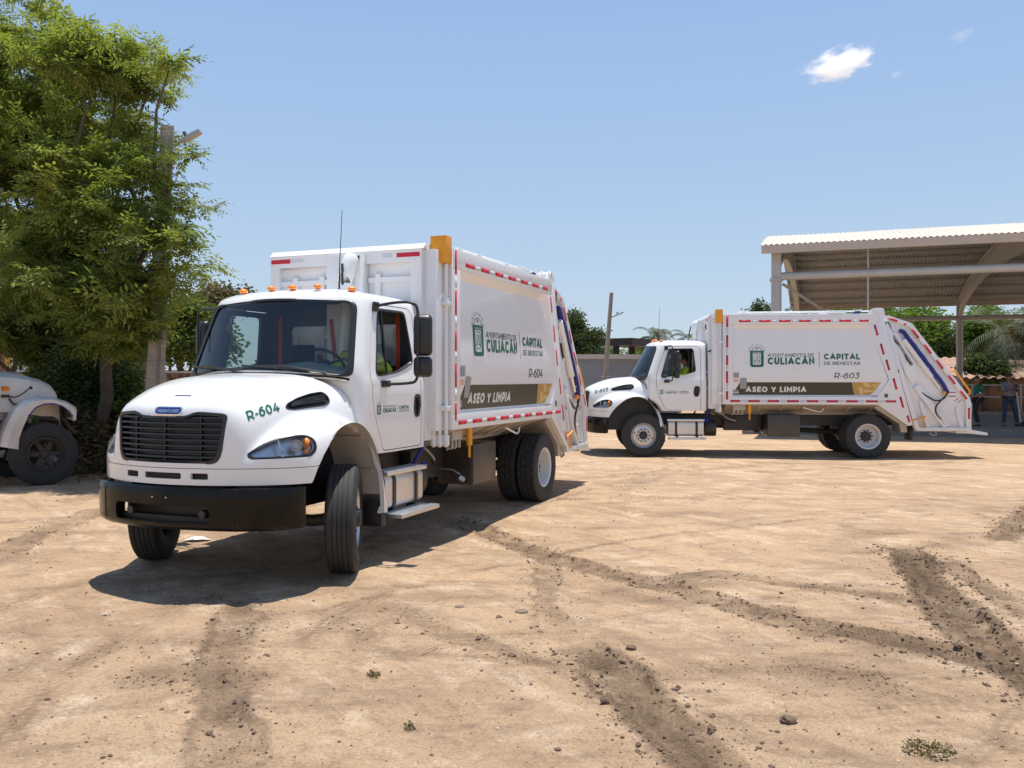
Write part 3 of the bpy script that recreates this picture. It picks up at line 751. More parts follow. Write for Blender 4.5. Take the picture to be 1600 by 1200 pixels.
    for y in (.46, -.46):
        g = MB(); g.prism(roundpoly([(-.72,1.52),(-1.22,1.50),(-1.26,1.64),(-.74,1.66)], .05, 3), 1, y-.25, y+.25)
        g.prism(roundpoly([(-1.16,1.58),(-1.27,2.08),(-1.37,2.08),(-1.30,1.56)], .05, 3), 1, y-.24, y+.24)
        g.prism(roundpoly([(-1.28,2.07),(-1.31,2.27),(-1.38,2.27),(-1.37,2.07)], .04, 3), 1, y-.14, y+.14)
        g.box(-1.2, -.8, y-.2, y+.2, 1.15, 1.52)
        g.build('seat', M['seat'], T, bevel=.02)
        for yy in ((y+.34, y+.24) if y > 0 else (y-.34, y-.24)),:
            MB().obox((-1.36, (yy[0]), 2.15), (1,0,0), (0,1,0), (0,0,1), .012, .05, .95).build('seat_belt', M['belt'], T)
    for y in (-.08, .14):
        MB().obox((-1.42, y, 2.2), (1,0,0), (0,1,.05*(1 if y > 0 else -1)), (0,-.12,1), .012, .055, .75).build('seat_belt', M['belt'], T)
    MB().box(-1.46, -.50, -1.03, 1.03, 1.15, 1.17).build('cab_floor', M['interior'], T)
    return cab
# ---------------------------------------------------------------- wheels
def tyre_mesh(Rt, w, kind):
    h = w/2
    if kind == 'steer':
        prof = [(.285,-h*.70),(.30,-h*.86),(.36,-h*1.0),(.43,-h*1.02),(.478,-h*.97),(.503,-h*.90),(.515,-h*.80)]
        ribs = [-.80,-.50,-.46,-.18,-.14,.14,.18,.46,.50,.80]
        top = []
        for a, b in ((-.80,-.50),(-.45,-.17),(-.12,.12),(.17,.45),(.50,.80)):
            top += [(Rt, h*a), (Rt+.002, h*(a+b)/2), (Rt, h*b)]
            if b < .8:
                nx = {-.50:-.45,-.17:-.12,.12:.17,.45:.50}[b]
                top += [(Rt-.014, h*(b+.008)), (Rt-.014, h*(nx-.008))]
        prof = prof[:-1]+top+[(r, -o) for r, o in prof[-2::-1]]
        g = MB(); g.lathe(prof, 96, axis=1, close=True)
        return g.mesh('tyre', M['tyre'], smooth=38, recalc=True)
    prof = [(.285,-h*.70),(.30,-h*.86),(.36,-h*1.0),(.43,-h*1.02),(.475,-h*.98)]
    n = 168
    base = [( .500,-h*.93),(Rt,-h*.86),(Rt,-h*.56),(Rt-.018,-h*.54),(Rt-.018,-h*.48),(Rt,-h*.46),(Rt,-h*.06),(Rt-.018,-h*.04),(Rt-.018,h*.04),(Rt,h*.06),(Rt,h*.46),(Rt-.018,h*.48),(Rt-.018,h*.54),(Rt,h*.56),(Rt,h*.86),(.500,h*.93)]
    allp = prof+base+[(r, -o) for r, o in prof[::-1]]
    def rf(r, o, a, j):
        if len(prof) <= j < len(prof)+len(base) and r > Rt-.03:
            k = int(round(a/(2*math.pi)*n)); zone = 0 if abs(o) > h*.5 else 1
            ph = (k+(3 if zone else 0)) % 6
            if r > Rt-.005 and ph in (0,): return r-.017
        return r
    g = MB(); g.lathe(allp, n, axis=1, close=True, rf=rf)
    return g.mesh('tyre', M['tyre'], smooth=30, recalc=True)
def make_wheel(T, name, x, y, s, kind):
    """rim is the wheel itself, tyre and hub are its children; s = +1 on the left side"""
    w = .285; g = MB(); Rt = .522
    if kind == 'steer':
        prof = [(.29,-.11),(.29,.105),(.305,.118),(.295,.125),(.265,.10),(.252,.055),(.24,.048),(.17,.062),(.155,.085),(.148,.085)]
        g.lathe([(r, o*s) for r, o in prof]+[(.10, .078*s)], 48, axis=1)
        rim = g.build(name, M['steelrim'], T, smooth=38, loc=(x, y, Rt-.004))
        h = MB(); h.lathe([(.10,.055*s),(.098,.095*s),(.085,.15*s),(.07,.162*s),(.0,.165*s)], 24, axis=1)
        for k in range(10):
            a = 2*math.pi*k/10; h.tube([(.142*math.cos(a), .05*s, .142*math.sin(a)), (.142*math.cos(a), .115*s, .142*math.sin(a))], .017, 6)
        h.build('hub', M['black'], rim, smooth=40)
        for k in range(2):
            a = .3+math.pi*k; q = MB(); q.lathe([(.028,.0545*s),(.0,.0547*s)], 14, axis=1, c=(.208*math.cos(a), 0, .208*math.sin(a))); q.build('hand_hole', M['black'], rim)
    else:
        prof = [(.29,-.12),(.29,.118),(.305,.125),(.295,.132),(.268,.115),(.255,.02),(.235,-.045),(.20,-.062),(.165,-.058),(.150,-.040),(.120,-.038)]
        g.lathe([(r, o*s) for r, o in prof], 48, axis=1)
        rim = g.build(name, M['whiterim'], T, smooth=38, loc=(x, y, Rt-.004))
        h = MB(); h.lathe([(.120,-.09*s),(.118,-.02*s),(.100,.005*s),(.0,.012*s)], 24, axis=1)
        for k in range(10):
            a = 2*math.pi*k/10; h.tube([(.142*math.cos(a), -.055*s, .142*math.sin(a)), (.142*math.cos(a), .0*s, .142*math.sin(a))], .017, 6)
        h.build('hub', M['black'], rim, smooth=40)
        q = MB(); q.lathe([(.030,-.060*s),(.0,-.0595*s)], 14, axis=1, c=(.212*math.cos(-.6), 0, .212*math.sin(-.6))); q.build('hand_hole', M['black'], rim)
    link('tyre', TY[kind], rim)
    return rim

# ---------------------------------------------------------------- refuse body
PANEL_TOP, PANEL_BOT, FX = 3.06, 1.49, -2.09
def panel_y(z): return float(np.interp(z, [1.46,1.49,1.6,1.85,2.0,2.2,2.6,3.06], [1.17,1.17,1.187,1.224,1.232,1.230,1.208,1.165]))
def rear_x(z): return float(np.interp(z, [1.46,1.86,3.06,3.17], [-5.44,-5.69,-5.26,-5.21]))
def make_body(T):
    Wd = 1.24
    # core box
    g = MB(); g.prism([(-1.62,1.27),(-1.62,3.36),(-5.52,3.36),(-6.15,1.0),(-6.10,.86),(-5.46,1.27)], 1, -1.11, 1.15)
    core = g.build('refuse_body', M['bodywhite'], T, bevel=.008)
    # belly: sloping underside and cross members
    g = MB(); g.loft([[(-1.95,1.20,1.272),(-1.95,.80,1.09),(-1.95,-.80,1.09),(-1.95,-1.20,1.272)], [(-5.5,1.20,1.272),(-5.5,.80,1.12),(-5.5,-.80,1.12),(-5.5,-1.20,1.272)]])
    g.build('body_floor', M['primer'], core)
    for k in range(7):
        x = -2.25-k*.52; MB().loft([[(x-.03,1.19,1.262),(x+.03,1.19,1.262),(x+.03,.78,1.075),(x-.03,.78,1.075)], [(x-.03,1.19,1.266),(x+.03,1.19,1.266),(x+.03,.78,1.088),(x-.03,.78,1.088)]]).build('floor_rib', M['primer'], core)
    g = MB(); g.box(-1.7, -6.0, .34, .50, 1.0, 1.115).box(-1.7, -6.0, -.50, -.34, 1.0, 1.115); g.build('subframe', M['primer'], core, bevel=.006)
    for s in (1, -1):
        Y0, Y1 = s*1.15, s*Wd
        fr = [('top_rail', [(-1.90,3.17),(-1.90,3.40),(-5.475,3.40),(-5.415,3.17)]), ('bottom_rail', [(-1.90,1.272),(-1.90,1.46),(-5.44,1.46),(-5.45,1.272)]),
              ('front_post', [(-1.90,1.461),(-1.90,3.169),(-2.088,3.169),(-2.088,1.461)]),
              ('rear_gusset', [(-5.211,3.168),(-5.416,3.168),(-5.476,3.39),(-5.54,3.39),(-5.80,2.47),(-6.255,.80),(-6.15,.775),(-5.452,1.272),(-5.442,1.461),(-5.705,1.862)])]
        for nm, poly in fr: MB().prism(poly, 1, Y0, Y1).build(nm, M['bodywhite'], core, bevel=.006)
        # slopes between frame and panel
        nz = 22
        zs = np.linspace(PANEL_BOT, PANEL_TOP, nz); rows = []
        for z in zs:
            xr = rear_x(z); e = .13
            xs_ = [FX-.002]+list(np.linspace(FX-.02, xr+e, 14))+[xr+.001]
            rows.append([(x, s*(panel_y(z) if i < len(xs_)-1 else 1.238), z) for i, x in enumerate(xs_)])
        g = MB(); g.grid(rows)
        tp = [(p[0], s*1.238, 3.168) for p in rows[-1]]; tp[-1] = (rear_x(3.168), s*1.238, 3.168); g.grid([rows[-1], tp])
        bt = [(p[0], s*1.238, 1.461) for p in rows[0]]; bt[-1] = (rear_x(1.461), s*1.238, 1.461); g.grid([rows[0], [(p[0], s*1.17, 1.463) for p in rows[0]], bt])
        if s < 0: g.f = [q[::-1] for q in g.f]
        g.build('side_panel', M['bodywhite'], core, smooth=22, recalc=False)
    # ---- red and silver tape
    ST = {}
    def strip(par, p0, p1, w, y, m='red', nm='reflective_strip', nrm=None):
        L = math.hypot(p1[0]-p0[0], p1[1]-p0[1]); key = (round(L, 3), w, m)
        if key not in ST:
            ST[key] = MB().box(-L/2, L/2, -.0015, .0015, -w/2, w/2).mesh(nm, M[m], smooth=None)
        o = link(nm, ST[key], par); a = math.atan2(p1[1]-p0[1], p1[0]-p0[0])
        o.location = ((p0[0]+p1[0])/2, y, (p0[1]+p1[1])/2); o.rotation_euler = (0, -a, 0); return o
    for s in (1, -1):
        y = s*(Wd+.0025)
        for k in range(7): x = -2.233-k*.4655; strip(core, (x, 3.243), (x-(.27 if k < 6 else .21), 3.243), .05, y)
        for k in range(6): x = -2.233-k*.4655-.30; strip(core, (x, 3.243), (x-.13, 3.243), .045, y, 'silverstrip', 'silver_strip')
        strip(core, (-2.035, 1.35), (-2.262, 1.35), .05, y)
        for k in range(8): x = -2.447-k*.4547; strip(core, (x, 1.35), (x-(.275 if k < 7 else .24), 1.35), .05, y)
        for k in range(8): x = -2.447-k*.4547+.155; strip(core, (x, 1.35), (x-.13, 1.35), .045, y, 'silverstrip', 'silver_strip')
        for a, b in ((3.383,3.10),(2.912,2.622),(2.434,2.20),(2.055,1.772),(1.584,1.382)): strip(core, (-1.958, a), (-1.958, b), .05, y)
        for a, b in ((3.07,2.94),(2.60,2.46),(2.18,2.08),(1.75,1.61)): strip(core, (-1.958, a), (-1.958, b), .045, y, 'silverstrip', 'silver_strip')
        for a, b in (((-5.36,3.143),(-5.43,2.90)),((-5.503,2.704),(-5.573,2.449)),((-5.631,2.33),(-5.70,2.08)),((-5.797,1.892),(-5.868,1.63)),((-5.952,1.462),(-6.022,1.205)),((-6.12,1.02),(-6.165,.87))):
            strip(core, (a[0]-.01, a[1]), (b[0]-.01, b[1]), .05, y)
    for y0, y1 in ((-1.07,-.79),(.68,.98)): # on the front beam
        MB().box(-1.5455, -1.542, y0, y1, 3.275, 3.325).build('reflective_strip', M['red'], core)
    for y0, y1 in ((-.78,-.60),(.50,.62)): MB().box(-1.5455, -1.542, y0, y1, 3.28, 3.325).build('silver_strip', M['silverstrip'], core)
    # ---- front bulkhead
    g = MB(); g.box(-1.62, -1.545, -1.08, 1.0, 3.22, 3.36).box(-1.62, -1.545, -1.08, -.95, 1.27, 3.22).box(-1.62, -1.547, .86, 1.0, 1.27, 3.22)
    g.build('bulkhead_frame', M['bodywhite'], core)
    MB().prism([(-1.53,3.362),(-1.60,3.43),(-5.46,3.43),(-5.46,3.362)], 1, -1.09, 1.03).build('roof_cap', M['bodywhite'], core, bevel=.004)
    g = MB()
    for a, b in ((-1.02,-.18),(.28,.86)):
        m = (a+b)/2
        for yy in (m-.14, m+.24) if b-a > .7 else (m-.16,): g.box(-1.62, -1.575, yy-.035, yy+.035, 2.0, 3.10)
        g.box(-1.62, -1.58, a, b, 3.00, 3.06).box(-1.62, -1.58, a, b, 2.35, 2.40)
    g.build('bulkhead_ribs', M['bodywhite'], core)
    MB().box(-1.6205, -1.6195, -1.02, .86, 1.3, 3.2).build('bulkhead_panel', M['bodywhite'], core)
    MB().box(-1.42, -1.60, -.19, .27, 1.2, 3.33).build('mast_box', M['bodywhite'], core, bevel=.012)
    MB().box(-1.4175, -1.4205, .20, .26, 3.26, 3.30).build('cable_gland', M['black'], core)
    # white stack with its slanted dark mouth above the cab roof
    q = Matrix.Rotation(R(-9), 3, 'X') @ Matrix.Rotation(R(-16), 3, 'Y'); o0 = Vector((-1.30, .11, 2.94)); tr = lambda v: tuple(q @ (Vector(v)*.9)+o0)
    g = MB(); g.lathe([(.0,.44),(.07,.435),(.10,.40),(.105,.32),(.105,.06),(.098,.0),(.088,.0),(.088,.06)], 28, axis=2, rf=None)
    g.v = [tr((x, y, z+(.16*(x+.1)/.2*(1 if z < .08 else 0))*1.0)) for x, y, z in g.v]; st = g.build('exhaust_stack', M['white'], T, smooth=50)
    g = MB(); g.lathe([(.088,.05),(.05,.06),(.0,.06)], 24, axis=2); g.v = [tr((x, y, z+.16*(x+.1)/.2)) for x, y, z in g.v]; g.build('stack_mouth', M['zinc'], st, smooth=60)
    MB().tube([tr((.11,-.03,.26)), tr((.115,.02,.12)), tr((.10,.06,-.01))], .014, 6).build('stack_strap', M['black'], st)
    MB().tube([(-1.37,.13,2.98),(-1.37,.10,2.5),(-1.37,0,1.3)], .07, 14).build('exhaust_pipe', M['white'], T, smooth=60)
    # ---- corner: amber box over three white pipes
    MB().box(-1.70, -1.855, 1.035, 1.238, 3.215, 3.525).build('amber_box', M['amber'], core, bevel=.006)
    for k, (x, y) in enumerate(((-1.76,1.05),(-1.78,1.12),(-1.80,1.19))):
        g = MB(); g.tube([(x, y, 3.21), (x, y, 1.13)], .024 if k else .028, 12)
        for z in (2.76, 1.165): g.tube([(x, y, z+.05), (x, y, z-.05)], .04, 12)
        g.sphere((x, y, 1.115), .043); g.build('hydraulic_pipe', M['bodywhite'], core, smooth=50)
    MB().box(-1.73, -1.86, 1.015, 1.235, 2.73, 2.77).build('pipe_clamp', M['bodywhite'], core, bevel=.006); MB().box(-1.73, -1.86, 1.015, 1.235, 1.50, 1.56).build('pipe_clamp', M['bodywhite'], core, bevel=.006)
    MB().tube([(-1.55,.98,2.52),(-1.60,1.0,2.55),(-1.70,1.03,2.60)], .022, 8).build('roof_bracket', M['black'], core, smooth=60)
    MB().box(-1.86, -1.899, .98, 1.2385, 1.27, 3.40).build('corner_post', M['bodywhite'], core, bevel=.008)
    MB().box(-1.555, -1.86, .62, 1.04, 1.16, 2.46).build('side_cabinet', M['bodywhite'], core, bevel=.012)
    MB().box(-1.66, -1.72, 1.041, 1.052, 1.90, 2.04).build('cabinet_latch', M['primer'], core, bevel=.004)
    # ---- rails on the roof
    for s in (1, -1):
        MB().tube([(-2.25, s*1.08, 3.46), (-5.3, s*1.08, 3.48)], .018, 8).build('roof_pipe', M['white'], core)
        MB().tube([(-2.25, s*.98, 3.45), (-4.6, s*.98, 3.47)], .016, 8).build('roof_pipe', M['white'], core)
        for x in (-2.35,-2.95,-3.9): MB().box(x, x-.06, s*.95, s*1.12, 3.43, 3.475).build('pipe_saddle', M['white'], core, bevel=.005)
        g = MB(); g.box(-4.35, -4.75, s*.85, s*1.13, 3.43, 3.50); g.build('valve_cover', M['white'], core, bevel=.012)
        MB().prism([(-4.15,3.43),(-4.22,3.47),(-4.36,3.47),(-4.36,3.43)], 1, s*.7, s*1.0).build('valve_cover', M['white'], core)
        MB().box(-4.95, -5.10, s*.95, s*1.10, 3.43, 3.485).build('hose_guard', M['blue'], core, bevel=.01)
        for yy in (1.10, 1.22): # hinge ears
            g = MB(); pr = [(-5.20,3.36),(-5.29,3.44),(-5.33,3.52),(-5.40,3.545),(-5.55,3.545),(-5.60,3.51),(-5.62,3.38),(-5.58,3.2),(-5.46,3.2)]
            g.prism(pr, 1, s*(yy-.02), s*yy); g.build('hinge_plate', M['bodywhite'], core, bevel=.004)
        MB().tube([(-5.43, s*1.0, 3.47), (-5.43, s*1.235, 3.47)], .055, 18).build('hinge_pin', M['white'], core, smooth=40)
    # ---- print on the near side
    fn = lambda x, z: (x, panel_y(z)+.004, z)
    g = MB(); shield(g, -2.497, 2.155, -2.815, 2.545, fn); g.build('town_shield', M['green'], core)
    for tx, q, m_, th in (('CULIACÁN', (-2.907,2.214,-3.989,2.385), 'green', .25), ('CAPITAL', (-4.212,2.333,-5.040,2.471), 'green', .25), ('AYUNTAMIENTO DE', (-2.907,2.400,-3.978,2.479), 'greydecal', .15), ('DE BIENESTAR', (-4.213,2.207,-5.046,2.284), 'greydecal', .15)):
        g = MB(); fit_text(g, tx, *q, fn, th); o = g.build('side_lettering', M[m_], core); o['kind'] = 'stuff'
    g = MB(); stroke(g, [(-4.102,2.151),(-4.102,2.531)], .010, fn); g.build('divider_line', M['greydecal'], core)
    g = MB(); fit_text(g, 'CULIACÁN', -2.56, 2.49, -2.75, 2.517, lambda x, z: (x, panel_y(z)+.0065, z), .17); g.build('shield_lettering', M['offwhite'], core)
    def band(x0b, x0t, x1b, x1t, z0, z1, m, off, nm):
        rows = []
        for i in range(13):
            t = i/12; z = z0+(z1-z0)*t; a = x0b+(x0t-x0b)*t; b = x1b+(x1t-x1b)*t
            rows.append([(a+(b-a)*k/6, panel_y(z)+off, z) for k in range(7)])
        MB().grid(rows).build(nm, m, core, smooth=60)
    band(-2.10, -2.26, -4.93, -4.862, 1.497, 1.797, M['olive'], .003, 'olive_band')
    band(-4.935, -4.867, -5.30, -5.54, 1.497, 1.797, M['gold'], .003, 'gold_band')
    # recycling arrows
    g = MB(); ar = lambda a, b: (-4.90-.62*a, panel_y(1.497+.30*b)+.0055, 1.497+.30*b)
    for P in ([(.30,.98),(.42,.72),(.36,.70),(.55,.55),(.70,.78),(.62,.76),(.52,.98)], [(.68,.9),(.74,.6),(.80,.62),(.98,.98),(.88,.98),(.80,.80)], [(.30,.30),(.52,.12),(.50,.22),(.92,.2),(.95,.42),(.52,.40),(.52,.5)], [(.24,.04),(.40,.04),(.34,.5),(.40,.52),(.26,.66),(.14,.46),(.2,.46)], [(.74,.5),(.88,.72),(1.0,.5),(.93,.5),(.86,.26),(.78,.3),(.82,.5)]):
        flat_poly(g, P, ar)
    g.build('recycling_arrows', M['goldlight'], core)
    g = MB(); fit_text(g, 'ASEO Y LIMPIA', -2.401, 1.562, -3.818, 1.694, lambda x, z: (x, panel_y(z)+.006, z), .25); g.build('band_lettering', M['offwhite'], core)['kind'] = 'stuff'
    g = MB(); f2 = lambda x, z: (x, panel_y(z)+.006, z); flat_poly(g, roundpoly([(-2.265,1.64),(-2.42,1.64),(-2.42,1.90),(-2.265,1.90)], .035, 3), f2); g.build('grey_cover_plate', M['greyplate'], core)
    g = MB(); flat_poly(g, [(-2.10,1.53),(-2.245,1.53),(-2.245,2.035),(-2.10,2.035)], lambda x, z: (x, panel_y(z)+.0045, z)); nt_ = g.build('notice_sticker', M['silverstrip'], core)
    g = MB(); f3 = lambda x, z: (x, panel_y(z)+.0065, z)
    flat_poly(g, [(-2.11,1.90),(-2.235,1.90),(-2.235,2.02),(-2.11,2.02)], f3); flat_poly(g, [(-2.11,1.55),(-2.235,1.55),(-2.235,1.61),(-2.11,1.61)], f3); g.build('notice_print', M['greyplate'], core)
    g = MB()
    for k in range(4): flat_poly(g, [(-2.115,1.80+k*.018),(-2.225,1.80+k*.018),(-2.225,1.808+k*.018),(-2.115,1.808+k*.018)], f3)
    g.build('notice_print', M['orange'], core)
    MB().box(-5.60, -5.68, 1.2415, 1.2425, 1.44, 1.53).build('small_sticker', M['greydecal'], core)

    # ---- tailgate
    tg = MB(); tg.prism([(-5.66,3.33),(-6.22,3.14),(-7.50,1.45),(-7.50,.70),(-6.40,.70),(-6.30,.86)], 1, -1.04, 1.04)
    gate = tg.build('tailgate', M['bodywhite'], T, bevel=.01)
    for s in (1, -1):
        PO = [(-5.60,3.36),(-5.70,3.38),(-6.255,3.185),(-7.585,1.44),(-7.62,1.30),(-7.62,.645),(-6.36,.645),(-6.275,.86),(-5.83,2.47)]
        g = MB().prism(PO, 1, s*1.045, s*1.10); g.build('gate_side_plate', M['bodywhite'], gate, bevel=.006)
        # stiffening flange along the rear edge and the front edge
        g = MB(); fl = [(-5.70,3.38),(-6.255,3.185),(-7.585,1.44),(-7.62,1.30),(-7.62,.645)]; fi = [(-5.72,3.28),(-6.20,3.10),(-7.47,1.42),(-7.50,1.28),(-7.50,.645)]
        g.prism(fl+fi[::-1], 1, s*1.10, s*1.165); g.build('gate_edge_flange', M['bodywhite'], gate, bevel=.005)
        g = MB(); g.prism([(-5.585,3.25),(-5.70,3.25),(-6.43,.70),(-6.33,.68)], 1, s*1.10, s*1.20); g.build('gate_rail', M['bodywhite'], gate, bevel=.008)
        # raised rounded cover with slot
        g = MB(); g.prism(roundpoly([(-5.74,2.96),(-5.92,2.98),(-6.36,2.20),(-6.40,1.95),(-6.28,1.75),(-6.14,1.95)], .06, 4), 1, s*1.10, s*1.15); g.build('cylinder_cover', M['bodywhite'], gate, bevel=.01)
        g = MB(); g.prism([(-5.80,2.90),(-5.86,2.91),(-6.30,2.22),(-6.24,2.17)], 1, s*1.151, s*1.153); g.build('cover_slot', M['greyplate'], gate)
        for a, b in (((-5.80,2.88),(-5.96,2.68)),((-6.10,2.45),(-6.24,2.22))): MB().tube([(a[0],s*1.165,a[1]),((a[0]+b[0])/2+.03,s*1.175,(a[1]+b[1])/2),(b[0],s*1.165,b[1])], .016, 6).build('slot_hose', M['black'], gate, smooth=60)
        MB().tube(lerp_pts([(-5.62,s*1.21,3.17),(-5.69,s*1.22,3.21),(-5.75,s*1.2,3.10),(-5.77,s*1.17,2.93)], 4), .011, 6).build('top_hose', M['black'], gate, smooth=60)
        # packing cylinder with blue sleeve
        pa, pb = Vector((-6.06, s*1.15, 2.99)), Vector((-7.08, s*1.15, 1.60)); dv = (pb-pa).normalized()
        off = Vector((.10,0,-.04))
        MB().tube([pa+off+dv*.18, pb+off-dv*.45], .058, 18).build('cylinder_barrel', M['bodywhite'], gate, smooth=50)
        MB().tube([pb+off-dv*.45, pb+off-dv*.12], .028, 12).build('cylinder_rod', M['chrome'], gate, smooth=50)
        rr = rnd; pts = []
        base = [pa+Vector((.08,0,.02)), pa, pa+dv*.15]
        for k in range(9): base.append(pa+dv*(.25+k*.165)+Vector((.006*(-1)**k, s*.02, .0)))
        base.append(pb+Vector((0,0,-.05)))
        MB().tube(lerp_pts(base, 3), .047, 12).build('blue_hose_sleeve', M['blue'], gate, smooth=60)
        for t in (.32, .60, .88): 
            c = pa+dv*(pb-pa).length*t; MB().tube([c-dv*.012, c+dv*.012], .056, 14).build('cable_tie', M['white'], gate, smooth=50)
        MB().tube(lerp_pts([(-7.08,s*1.16,1.55),(-6.98,s*1.18,1.42),(-6.80,s*1.19,1.37),(-6.60,s*1.18,1.47),(-6.45,s*1.16,1.60)], 5), .018, 8).build('rubber_hose', M['black'], gate, smooth=60)
        MB().tube(lerp_pts([(-7.06,s*1.18,1.52),(-6.90,s*1.19,1.36),(-6.80,s*1.19,1.22),(-6.82,s*1.18,1.05),(-6.95,s*1.16,.90)], 5), .018, 8).build('rubber_hose', M['black'], gate, smooth=60)
        MB().sphere((-7.0, s*1.16, 1.56), .045).build('side_lamp', M['amberlens'], gate, smooth=60)
        # lower diagonal arm and ribs
        g = MB(); a, b = Vector((-6.36,s*1.13,1.72)), Vector((-7.05,s*1.13,.76)); dd = (b-a).normalized(); up = Vector((-dd.z,0,dd.x))
        g.obox((a+b)/2, dd, (0,1,0), up, (b-a).length, .10, .15); g.build('lower_arm', M['bodywhite'], gate, bevel=.012)
        MB().tube([(-6.88,s*1.19,1.10),(-7.03,s*1.19,.80)], .03, 10).build('lock_cylinder', M['white'], gate, smooth=50)
        for (xa, za, xb, zb) in ((-7.28,1.22,-7.50,.70),): MB().prism([(xa,za),(xa-.03,za),(xb,zb),(xb+.12,zb),(xa+.0,za-.12)], 1, s*1.10, s*1.135).build('corner_web', M['bodywhite'], gate)
        MB().prism([(-6.42,1.35),(-6.50,1.38),(-6.72,.66),(-6.62,.66)], 1, s*1.10, s*1.16).build('vertical_rib', M['bodywhite'], gate, bevel=.006)
        MB().prism([(-6.36,.66),(-6.40,.74),(-7.60,.74),(-7.60,.66)], 1, s*1.10, s*1.19).build('bottom_flange', M['bodywhite'], gate, bevel=.006)
        MB().box(-5.87, -5.94, s*1.20, s*1.225, 1.99, 2.09).build('switch_box', M['black'], gate, bevel=.005)
        # orange grab handle and valve handle
        MB().tube(lerp_pts([(-7.15,s*1.10,2.06),(-7.22,s*1.12,2.07),(-7.32,s*1.12,1.98),(-7.58,s*1.12,1.62),(-7.60,s*1.12,1.55),(-7.55,s*1.10,1.49)], 4), .020, 8).build('grab_rail', M['amber'], gate, smooth=60)
        g = MB(); g.tube([(-6.24,s*1.20,.90),(-6.42,s*1.22,.955),(-6.56,s*1.22,1.0)], .016, 8).tube([(-6.50,s*1.21,.98),(-6.50,s*1.21,.72)], .018, 8); g.build('gate_lock_handle', M['amber'], gate, smooth=60)
        for a, b in (((-5.74,3.335),(-5.95,3.262)),((-6.10,3.205),(-6.15,3.188)),((-6.287,3.077),(-6.441,2.865)),((-6.571,2.72),(-6.721,2.503)),((-6.851,2.353),(-6.997,2.145)),((-7.123,1.998),(-7.27,1.788)),((-7.396,1.632),(-7.540,1.435))):
            dx = .03; strip(gate, (a[0]+dx, a[1]-.03), (b[0]+dx, b[1]-.03), .05, s*1.1675)
        strip(gate, (-7.565,1.20), (-7.565,.94), .05, s*1.1675)
        for z in (1.562, 1.471): strip(gate, (-7.13,z), (-7.29,z), .022, s*1.1025)
        for k, (x, z) in enumerate(((-7.26,1.36),(-7.33,1.32))): strip(gate, (x,z), (x-.09,z+.07), .016, s*1.1025)
    # rear step
    g = MB(); g.prism([(-7.30,.655),(-7.55,.70),(-8.02,.615),(-8.02,.555),(-7.55,.60),(-7.30,.60)], 1, .42, 1.10); g.build('rear_step', M['bodywhite'], gate, bevel=.006)
    g = MB(); g.prism([(-7.30,.655),(-7.55,.70),(-8.02,.615),(-8.02,.555),(-7.55,.60),(-7.30,.60)], 1, -1.10, -.42); g.build('rear_step', M['bodywhite'], gate, bevel=.006)
    g = MB(); g.prism([(-7.3,1.5),(-7.52,1.52),(-7.66,1.30),(-7.66,.95),(-7.3,.9)], 1, -1.04, 1.04); g.build('hopper_lip', M['bodywhite'], gate, bevel=.01)
    MB().tube([(-6.75,.95,.60),(-6.80,.95,.54),(-6.92,.95,.56),(-6.88,.95,.63)], .02, 8).build('drain_hose', M['zinc'], gate, smooth=60)

